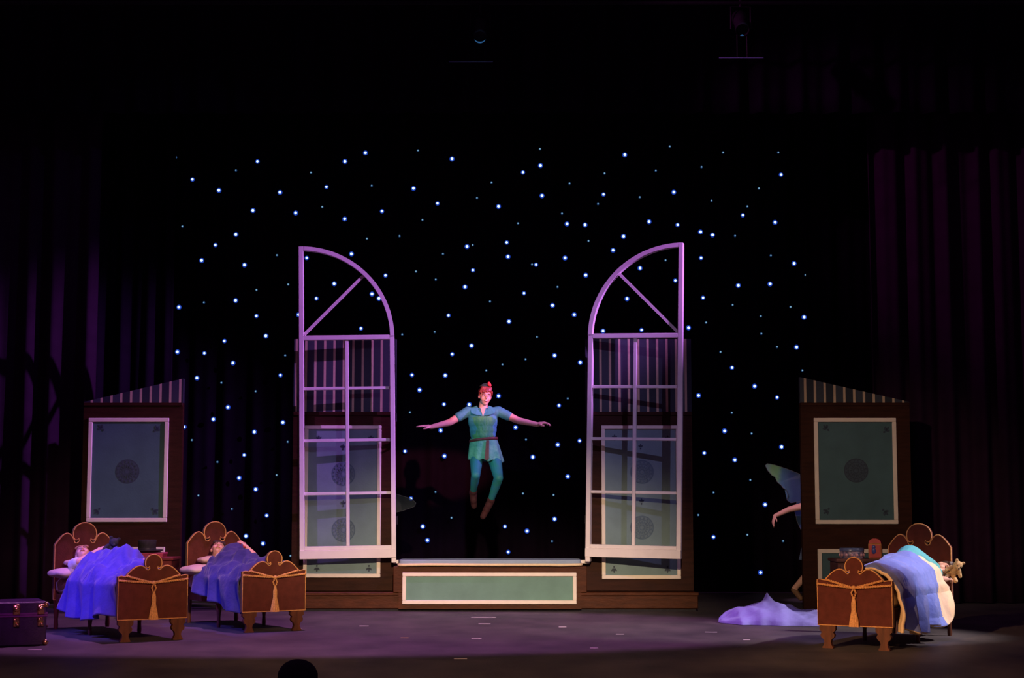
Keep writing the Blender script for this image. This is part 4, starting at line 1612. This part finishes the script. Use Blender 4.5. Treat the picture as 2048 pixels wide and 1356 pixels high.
def winged(px, Y, k, sgn, label, wpts, hand, foot_px, lower):
    X = P(px, 1000, Y).x
    root = thing('person', label, 'person', (X, Y, 0), 0, 'winged performers behind the flats')
    b = MB()
    H = 1.60 * k
    hcl = Vector((0.05 * -sgn, 0, H - 0.12 * k))
    Q = Euler((0, 0, R(25 * -sgn))).to_matrix()
    head_shapes(b, hcl, Q, 0.98 * k)
    b.cone((0, 0.01, H - 0.20 * k), (0, 0.01, H - 0.28 * k), 0.05 * k, 0.06 * k)
    b.ball((0, 0, H - 0.42 * k), (0.15 * k, 0.1 * k, 0.17 * k))
    b.ball((0, 0, H - 0.60 * k), (0.12 * k, 0.09 * k, 0.14 * k))
    b.ball((0, 0, H - 0.76 * k), (0.15 * k, 0.10 * k, 0.12 * k))
    s0 = Vector((sgn * 0.14 * k, -0.0, H - 0.34 * k))
    if hand:
        w = Vector(hand)
        e = s0.lerp(w, 0.52) + Vector((0, 0.02, 0.02))
        b.limb([s0, e, w], [0.05 * k, 0.038 * k, 0.027 * k])
        hand_shapes(b, w, (sgn * 0.35, -0.1, -1), (sgn, -0.3, 0.3), (0, -1, 0), 0.95 * k, 0.25, 0.05)
    else:
        w = s0 + Vector((sgn * 0.06, -0.05, -0.52 * k))
        b.limb([s0, s0.lerp(w, 0.5), w], [0.05 * k, 0.038 * k, 0.027 * k])
        hand_shapes(b, w, (0, 0, -1), (sgn, 0, 0), (0, -1, 0), 0.95 * k)
    s1 = Vector((-sgn * 0.14 * k, 0, H - 0.34 * k))
    w1 = s1 + Vector((-sgn * 0.05, -0.05, -0.52 * k))
    b.limb([s1, s1.lerp(w1, 0.5), w1], [0.05 * k, 0.038 * k, 0.027 * k])
    hand_shapes(b, w1, (0, 0, -1), (-sgn, 0, 0), (0, -1, 0), 0.95 * k)
    # legs: the outer one steps back on tiptoe
    if foot_px:
        a = Vector(foot_px)
        b.limb([(sgn * 0.07 * k, 0, H - 0.82 * k), (sgn * 0.085 * k, -0.05, 0.45 * k), a], [0.08 * k, 0.055 * k, 0.035 * k])
        t = a + Vector((-sgn * 0.075, -0.06, -0.115))
    else:
        a = Vector((sgn * 0.08 * k, 0, 0.09))
        b.limb([(sgn * 0.07 * k, 0, H - 0.82 * k), (sgn * 0.08 * k, -0.02, 0.45 * k), a], [0.08 * k, 0.055 * k, 0.035 * k])
        t = a + Vector((0, -0.12, -0.055))
    b.cone(a, t, 0.035 * k, 0.026 * k)
    a2 = Vector((-sgn * 0.08 * k, 0, 0.09))
    b.limb([(-sgn * 0.07 * k, 0, H - 0.82 * k), (-sgn * 0.08 * k, -0.02, 0.45 * k), a2], [0.08 * k, 0.055 * k, 0.035 * k])
    b.cone(a2, a2 + Vector((0, -0.12, -0.055)), 0.035 * k, 0.028 * k)
    body = b.fuse('body', M_SKIN, root, 0.009, 3)
    face_parts(body, hcl, Q, 0.98 * k, False, True, world=False)
    for aa, tt in ((a, t), (a2, a2 + Vector((0, -0.12, -0.055)))):
        b = MB()
        b.cone(aa + Vector((0, 0, -0.01)), tt, 0.040 * k, 0.032 * k)
        b.fuse('slipper', M_SHOE, root, 0.008, 2)
    b = MB()

    def dress(u, v):
        a_ = u * 2 * PI
        prof = [(0.155, 0.105), (0.16, 0.11), (0.135, 0.10), (0.16, 0.115), (0.19, 0.14), (0.22, 0.17)]
        zz = [-0.32, -0.42, -0.58, -0.72, -0.88, -1.02]
        q = v * 5
        i = min(int(q), 4)
        f = q - i
        rx = prof[i][0] * (1 - f) + prof[i + 1][0] * f
        ry = prof[i][1] * (1 - f) + prof[i + 1][1] * f
        z = zz[i] * (1 - f) + zz[i + 1] * f
        wv = 1 + 0.07 * v * v * math.sin(a_ * 8)
        return (rx * k * wv * math.cos(a_), ry * k * wv * math.sin(a_), H + z * k)
    b.grid(dress, 72, 26, True)
    b.build('gown', M_GOWN, root, smooth=True, auto=False, solid=0.006)
    b = MB()
    b.ball(hcl + Q @ Vector((0, 0.03, 0.04)), (0.088 * k, 0.09 * k, 0.08 * k), 16, Q)
    b.ball(hcl + Vector((0, 0.06, 0.13)) * k, 0.05 * k, 14)
    b.fuse('hair', M_HAIRL, root, 0.009, 2)
    for pts in wpts:
        wl = []
        for q in pts:
            p = P(q[0], q[1], Y + 0.14)
            wl.append((p.x - X, p.z))
        o = wing(root, wl, m=M_WING if hand else M_WING2)
        o.location = (0, 0.14, 0)
    return root


def rel(px, py, Y, X):
    p = P(px, py, Y)
    return (p.x - X, 0.0 + (Y - 1.0), p.z)


X3 = P(1632, 1000, 1.0).x
winged(1632, 1.0, 1.0, -1, 'person with pale green gauze wings stepping out from behind the right side flat',
       [[(1612, 955), (1600, 948), (1575, 938), (1550, 930), (1534, 927), (1530, 931), (1535, 941), (1543, 950), (1550, 954), (1555, 964),
         (1562, 970), (1566, 976), (1572, 979), (1576, 990), (1574, 1000), (1582, 1006), (1612, 1000)],
        [(1620, 1000), (1594, 1004), (1590, 1022), (1594, 1042), (1601, 1058), (1612, 1066), (1622, 1050)],
        [(1652, 960), (1690, 935), (1728, 928), (1722, 950), (1700, 975), (1652, 1000)]],
       rel(1550, 1032, 0.95, X3), rel(1588, 1178, 1.05, X3), None)
winged(748, 1.45, 0.92, 1, 'person hidden behind the left window flat with a dim gauze wing tip showing',
       [[(760, 985), (780, 984), (798, 990), (815, 995), (826, 1000), (832, 1006), (829, 1013), (818, 1017), (804, 1022), (785, 1026), (760, 1030)],
        [(735, 985), (715, 988), (700, 996), (690, 1008), (710, 1022), (735, 1028)]],
       None, None, None)


# ---------------------------------------------------------------- trunk
M_TRUNK = mat('purple_black_trunk', (0.045, 0.018, 0.065), 0.4, 0.25, 12, 0.15, 60)
M_EDGE = mat('trunk_edge_vinyl', (0.20, 0.05, 0.20), 0.35, 0.2, 10)
tr = thing('trunk', 'dark purple travel trunk with brass latches at the left edge of the stage', 'trunk', (P(92, 1283, -4.72).x, -4.72, 0), R(24))
TW, TD, TH = 1.0, 0.52, 0.40
MB().box(-TW, 0, 0, TD, 0.005, 0.275, 0.008).build('trunk_base', M_TRUNK, tr)
lid = MB().box(-TW - 0.004, 0.004, -0.004, TD + 0.004, 0.281, TH, 0.012).build('trunk_lid', M_TRUNK, tr)
MB().box(-TW - 0.008, 0.008, -0.010, 0.006, 0.262, 0.279, 0.003).build('rim_strip', M_EDGE, tr)
MB().box(-TW - 0.008, 0.008, -0.010, 0.006, 0.281, 0.300, 0.003).build('rim_strip', M_EDGE, lid)
for lx in (-0.27, -0.055):
    lt = MB().box(lx - 0.032, lx + 0.032, -0.024, -0.006, 0.285, 0.375, 0.006)
    lt.ball((lx, -0.026, 0.335), (0.030, 0.020, 0.026), 14)
    lo = lt.build('latch', M_BRASS, tr, smooth=True)
    b = MB().box(lx - 0.028, lx + 0.028, -0.022, -0.004, 0.175, 0.262, 0.006)
    b.ball((lx - 0.012, -0.022, 0.238), (0.020, 0.016, 0.022), 14)
    b.ball((lx + 0.010, -0.022, 0.195), (0.018, 0.016, 0.018), 14)
    b.build('hasp', M_BRASS, lo, smooth=True)
for z in (0.03, TH - 0.03):
    b = MB()
    b.ball((-0.006, 0.0, z), (0.028, 0.026, 0.028), 12)
    b.build('corner_cap', M_BRASS, tr, smooth=True)
b = MB()
pp = [(0.006, TD * 0.5 - 0.09, 0.17), (0.03, TD * 0.5 - 0.08, 0.165), (0.04, TD * 0.5, 0.15), (0.03, TD * 0.5 + 0.08, 0.165), (0.006, TD * 0.5 + 0.09, 0.17)]
b.tube(pp, 0.010, 8)
b.build('side_handle', M_BELT, tr, smooth=True)


# ---------------------------------------------------------------- nightstands and what stands on them
def nightstand(x, y, w, d, h, m, label, rz=0.0):
    r = thing('nightstand', label, 'nightstand', (x, y, 0), rz)
    MB().box(-w / 2, w / 2, 0, d, 0.12, h - 0.035, 0.006).build('cabinet_body', m, r)
    MB().box(-w / 2 - 0.02, w / 2 + 0.02, -0.02, d + 0.02, h - 0.034, h, 0.008).build('table_top', m, r)
    for k in range(2):
        z0 = 0.15 + k * (h - 0.21) / 2
        z1 = z0 + (h - 0.24) / 2
        dr = MB().box(-w / 2 + 0.03, w / 2 - 0.03, -0.014, -0.001, z0, z1, 0.005).build('drawer', m, r)
        MB().lathe([(0.008, 0), (0.008, 0.01), (0.016, 0.02), (0.01, 0.028)], 12, (0, -0.014, (z0 + z1) / 2), (0, -1, 0)).build('drawer_knob', M_BRASS, dr, smooth=True)
    for sx in (-1, 1):
        for yy in (0.03, d - 0.03):
            MB().lathe([(0.014, 0), (0.018, 0.05), (0.024, 0.119)], 10, (sx * (w / 2 - 0.04), yy, 0)).build('leg', m, r, smooth=True)
    return r


M_RED = mat('dark_red_lacquer', (0.16, 0.025, 0.03), 0.4, 0.2, 10)
M_MAH = mat('dark_mahogany', (0.09, 0.03, 0.018), 0.5, 0.25, 10)
YN = -1.35
p0, p1 = P(262, 1120, YN), P(347, 1114, YN)
nh = P(300, 1115, YN).z
nightstand((p0.x + p1.x) / 2, YN, p1.x - p0.x - 0.04, 0.42, nh, M_RED, 'dark red nightstand carrying a black hat between the two left beds')
# magenta box stands in for the lit nightstand top, hat on it
yb = YN + 0.05
q0, q1 = P(271, 1112, yb), P(325, 1112, yb)
bx = thing('lit_top_box', 'flat magenta box standing for the lit nightstand top under the black hat', 'box', ((q0.x + q1.x) / 2, yb, nh))
hw = (q1.x - q0.x) / 2
M_MAG = mat('magenta_lit_top', (0.42, 0.05, 0.14), 0.5, 0.15, 14)
MB().box(-hw, hw, 0, 0.26, 0.0, 0.03, 0.003).build('lit_top_base', M_MAG, bx)
MB().box(-hw - 0.006, hw + 0.006, -0.006, 0.266, 0.031, 0.052, 0.003).build('lit_top_slab', M_MAG, bx)
hp = P(294, 1105, yb + 0.13)
hat = thing('top_hat', 'black felt hat with a wide brim on the left nightstand', 'hat', (hp.x, yb + 0.13, nh + 0.052))
prof = [(0.10, 0.0), (0.155, 0.010), (0.182, 0.024), (0.180, 0.030), (0.145, 0.020), (0.104, 0.014), (0.100, 0.03), (0.098, 0.08), (0.104, 0.135), (0.098, 0.142), (0.02, 0.138)]
MB().lathe(prof, 36).build('hat_felt', M_DARK, hat, smooth=True)
MB().lathe([(0.102, 0.018), (0.103, 0.020), (0.101, 0.048), (0.0985, 0.048)], 36).build('hat_band', mat('dark_ribbon', (0.03, 0.025, 0.05), 0.4, 0.2, 20), hat, smooth=True)
# right nightstand
YN2 = -2.2
p0, p1 = P(1671, 1120, YN2), P(1792, 1120, YN2)
nh2 = P(1700, 1118, YN2).z
nightstand((p0.x + p1.x) / 2, YN2, p1.x - p0.x - 0.04, 0.42, nh2, M_MAH, 'dark mahogany nightstand between the right bed and the right side flat')
M_TIN = mat('patterned_blue_tin', (0.05, 0.07, 0.15), 0.35, 0.3, 26, 0, col2=(0.55, 0.36, 0.42))
tp = P(1704, 1118, YN2 + 0.16)
tn = thing('round_tin', 'round blue patterned tin drum on the right nightstand', 'tin', (tp.x, YN2 + 0.16, nh2))
rt = 0.128
MB().lathe([(rt * 0.97, 0.0), (rt, 0.006), (rt, 0.075), (rt * 0.98, 0.078)], 36).build('tin_body', M_TIN, tn, smooth=True)
MB().lathe([(rt * 1.03, 0.079), (rt * 1.03, 0.108), (rt * 0.98, 0.114), (rt * 0.1, 0.116)], 36).build('tin_lid', mat('blue_tin_lid', (0.10, 0.13, 0.24), 0.3, 0.3, 30), tn, smooth=True)
for k in range(14):
    a = 2 * PI * k / 14
    b = MB()
    b.ball((rt * math.cos(a), rt * math.sin(a), 0.04), (0.016, 0.016, 0.018), 10)
    b.build('painted_boss', mat('rose_enamel', (0.62, 0.34, 0.36), 0.4, 0.15, 20), tn, smooth=True)
tp = P(1751, 1118, YN2 + 0.10)
tb = thing('toy_box', 'tall orange box with a red domed top and blue figure on the right nightstand', 'toy', (tp.x, YN2 + 0.10, nh2), R(-18))
M_ORG = mat('orange_enamel', (0.55, 0.20, 0.05), 0.35, 0.2, 14)
MB().box(-0.07, 0.07, -0.05, 0.06, 0.0, 0.165, 0.006).build('box_body', M_ORG, tb)
MB().box(-0.058, 0.058, -0.058, -0.051, 0.012, 0.15, 0.002).build('front_panel', mat('red_enamel', (0.55, 0.06, 0.05), 0.35, 0.15, 14), tb)
dome = []
for i in range(13):
    a = PI * i / 12
    dome.append((0.066 * math.cos(a), 0.166 + 0.052 * math.sin(a)))
MB().extrude(dome, -0.05, 0.06).build('domed_top', MATS['red_enamel'], tb, smooth=True)
b = MB()
b.ball((-0.01, -0.060, 0.125), (0.020, 0.006, 0.020), 12)
b.ball((-0.01, -0.060, 0.085), (0.024, 0.006, 0.034), 12)
b.build('painted_figure', mat('blue_enamel', (0.06, 0.08, 0.32), 0.35, 0.2, 14), tb, smooth=True)

# ---------------------------------------------------------------- blanket heaped on the floor
bc = P(1545, 1230, -1.85)
bk = thing('blanket', 'lavender blanket heaped on the stage floor beside the right bed', 'blanket', (bc.x, -1.85, 0))
bx0, bx1 = P(1437, 1236, -1.85).x - bc.x, P(1668, 1236, -1.85).x - bc.x


def blank(u, v):
    # u along the heap, v front to back
    x = bx0 + (bx1 - bx0) * u
    taper = (min(1, u / 0.16)) ** 0.5 * (min(1, (1.02 - u) / 0.12)) ** 0.5
    yf = -0.30 - 0.42 * u + 0.05 * nz(u * 9, 0.3)
    yk = 0.45 + 0.05 * nz(u * 7, 2.3)
    y = yf * taper + (yk - yf) * taper * v
    prof = math.sin(PI * min(1, max(0, v))) ** 0.55
    h = 0.115 * taper + 0.10 * gauss(u - 0.42, 0.20) + 0.02 * nz(u * 6, v * 4, 1)
    z = h * prof
    z += 0.016 * prof * math.sin(22 * u + 9 * v + 3 * nz(u * 4, v * 3, 5)) + 0.02 * prof * nz(u * 11, v * 8, 7)
    pk = gauss(u - 0.435, 0.030) * gauss(v - 0.62, 0.10)
    z += 0.105 * pk
    z += prof * 0.020 * (max(0, 1 - abs(nz(x * 4 + y * 3, y * 5 - x * 2, 3.1)) * 3) ** 2)
    return (x, y, max(0.004, z + 0.004))


MB().grid(blank, 110, 60).build('blanket_cloth', M_LAV, bk, smooth=True, auto=False)

# ---------------------------------------------------------------- tape marks on the deck
M_TAPE = mat('white_spike_tape', (0.75, 0.70, 0.72), 0.5, 0.1, 30)
M_TAPEY = mat('yellow_spike_tape', (0.75, 0.50, 0.12), 0.5, 0.1, 30)
marks = [(967, 1231, 50, 'long thin pale tape line on the deck right in front of the window seat'),
         (969, 1244, 24, 'short white tape mark on the deck in front of the seat centre'),
         (1125, 1250, 15, 'small white tape mark on the deck in front of the right end of the seat'),
         (953, 1272, 20, 'faint white tape mark on the deck halfway between seat and apron'),
         (921, 1312, 26, 'white tape mark nearest the audience at the middle of the deck'),
         (1188, 1291, 16, 'faint tape mark on the open deck below the right casement'),
         (1422, 1260, 24, 'white tape strip on the deck left of the floor blanket'),
         (1493, 1275, 14, 'small tape mark on the deck below the floor blanket'),
         (1240, 1264, 16, 'small tape mark on the deck in front of the right end of the plinth'),
         (594, 1253, 18, 'white tape mark beside the foot of the bed by the plinth'),
         (728, 1248, 18, 'small white tape mark on the deck below the left casement'),
         (70, 1294, 26, 'white tape mark on the deck in front of the trunk'),
         (809, 1271, 16, 'small yellow tape mark on the deck below the left end of the seat')]
for (mx, my, wpx, lab) in marks:
    d = CAMZ * FPX / (my - HORIZ)
    Y = CAMY + d
    p = P(mx, my, Y)
    hw = wpx / FPX * d / 2
    b = MB()
    b.add([(-hw, -0.018, 0.001), (hw, -0.018, 0.001), (hw, 0.018, 0.001), (-hw, 0.018, 0.001), (-hw * 0.98, -0.016, 0.003), (hw * 0.97, -0.017, 0.003), (hw * 0.98, 0.016, 0.003), (-hw * 0.97, 0.017, 0.003)],
          [(3, 2, 1, 0), (4, 5, 6, 7), (0, 1, 5, 4), (1, 2, 6, 5), (2, 3, 7, 6), (3, 0, 4, 7)])
    o = b.build('spike_tape', M_TAPEY if 'yellow' in lab else M_TAPE)
    o.location = (p.x, Y, 0)
    o.rotation_euler = (0, 0, R(random.uniform(-6, 6)))
    tag(o, lab, 'tape mark', 'tape marks on the deck')


# ---------------------------------------------------------------- lamps over the stage
def stage_lamp(px, py, Y, label, rod, arc):
    p = P(px, py, Y)
    r = thing('stage_lamp', label, 'stage lamp', p)
    ax = Vector((0, -0.75, -0.66)).normalized()
    b = MB()
    b.lathe([(0.075, -0.34), (0.095, -0.32), (0.095, -0.16), (0.078, -0.12), (0.078, -0.005), (0.084, -0.004), (0.084, 0.05), (0.080, 0.05), (0.078, 0.0), (0.01, -0.002)], 24, (0, 0, 0), ax)
    b.build('lamp_housing', M_STEEL, r, smooth=True)
    # the sliver of lit gel seen through the tilted barrel
    b = MB()
    n = 18
    vs, fs = [], []
    Q = ax.to_track_quat('Z', 'Y').to_matrix()
    ux = Vector((1, 0, 0))
    uz = ax.cross(ux).normalized()
    if uz.z > 0:
        uz = -uz
    for i in range(n + 1):
        a = R(90) + R(144) * arc * (i / n - 0.5)
        t = math.sin(PI * i / n)
        for rr in (0.070, 0.070 - 0.016 * t - 0.001):
            vs.append(ax * 0.056 + ux * rr * math.cos(a) + uz * rr * math.sin(a))
    for i in range(n):
        fs.append((2 * i, 2 * i + 1, 2 * i + 3, 2 * i + 2))
    b.add(vs, fs)
    b.build('gel_edge', M_GEL, r, solid=0.002)
    b = MB()
    b.tube([(-0.12, 0.1, 0.02), (-0.12, 0.1, 0.30), (0.12, 0.1, 0.30), (0.12, 0.1, 0.02)], 0.012, 8)
    b.build('yoke', M_STEEL, r, smooth=True)
    b = MB()
    b.tube([(0, 0.1, 0.30), (0, 0.1, 0.42)], 0.02, 8)
    b.build('clamp', M_STEEL, r, smooth=True)
    a, c = P(rod[0], rod[2], Y) - p, P(rod[1], rod[2], Y) - p
    b = MB()
    b.tube([a, c], 0.006, 8)
    rd = b.build('lit_batten_rod', mat('blue_grey_lit_batten', (0.12, 0.22, 0.30), 0.5, 0.1), r, smooth=True)  # rod stands for the lit stretch of a batten
    for sx in (-1, 1):
        b = MB()
        b.tube([(sx * 0.06, 0.02, -0.06), (sx * 0.06, 0.012, a.z)], 0.005, 6)
        b.build('added_rod_bracket', M_STEEL, r, smooth=True)
    l = spot('rod_fill', p + Vector((0, -0.25, 0.25)), p + Vector((0, 0, a.z)), (0.25, 0.55, 1.0), 0.9, 60, 1.0, 0.02)  # added spot that only lights the rod, apart from the lamp's own beam
    return r


M_GEL = emis('blue_gel_glow', (0.05, 0.20, 0.50), 0.5)
YL = -0.4
stage_lamp(960, 72, YL, 'black stage lamp with a blue crescent of lit gel above the set', (898, 986, 123.5), 1.0)
stage_lamp(1484, 57, YL, 'black stage lamp with a blue glint high above the right side', (1438, 1527, 116), 0.28)
zl = P(960, 72, YL).z + 0.42
bt = MB().tube([(-8, YL + 0.1, zl + 0.02), (8, YL + 0.1, zl + 0.02)], 0.024, 10).build('lighting_batten', M_STEEL, smooth=True)
tag(bt, 'long black pipe carrying the stage lamps across the top', 'pipe')
# ---------------------------------------------------------------- audience member
YA = -11.5
ap = P(597, 1318, YA)
hz = ap.z
au = thing('person', 'dark silhouette of a seated audience member in front of the stage', 'person', (ap.x, YA, -0.9))
b = MB()
H = hz + 0.9
Q = Euler((0, 0, PI)).to_matrix()
head_shapes(b, (0, 0, H - 0.125), Q, 1.0)
b.cone((0, -0.01, H - 0.2), (0, -0.02, H - 0.30), 0.06, 0.07)
b.ball((0, -0.02, H - 0.45), (0.20, 0.12, 0.18), 20)
b.ball((0, -0.02, H - 0.68), (0.17, 0.12, 0.20), 20)
for sx in (-1, 1):
    b.limb([(sx * 0.19, -0.02, H - 0.36), (sx * 0.25, 0.03, H - 0.62), (sx * 0.14, 0.26, H - 0.74)], [0.06, 0.045, 0.032])
    hand_shapes(b, (sx * 0.14, 0.26, H - 0.74), (-sx * 0.2, 1, -0.05), (0, 0, 1), (-sx, 0, 0), 1.0, 0.2)
    b.limb([(sx * 0.09, -0.02, H - 0.82), (sx * 0.11, 0.42, H - 0.84), (sx * 0.11, 0.44, 0.10)], [0.095, 0.07, 0.045])
    b.cone((sx * 0.11, 0.44, 0.07), (sx * 0.11, 0.60, 0.045), 0.045, 0.035)
b.fuse('body', mat('dark_clothes', (0.03, 0.028, 0.03), 0.9, 0.2, 10), au, 0.012, 3)
b = MB()
b.ball((0, -0.02, H - 0.085), (0.104, 0.104, 0.088), 18)
b.ball((0, -0.05, H - 0.14), (0.096, 0.08, 0.10), 18)
b.fuse('hair', M_DARK, au, 0.01, 2)
st = thing('theatre_seat', 'dark theatre seat under the audience member', 'seat', (ap.x, YA, -0.9))
MB().box(-0.25, 0.25, -0.10, 0.36, 0.36, H - 0.95, 0.02).build('seat_pad', M_DARK, st)
MB().box(-0.25, 0.25, -0.24, -0.17, 0.30, H - 0.36, 0.02).build('seat_back', M_DARK, st)
for sx in (-1, 1):
    a, c = sorted((sx * 0.26, sx * 0.31))
    MB().box(a, c, -0.24, 0.34, 0.0, H - 0.78, 0.01).build('arm_panel', M_DARK, st)
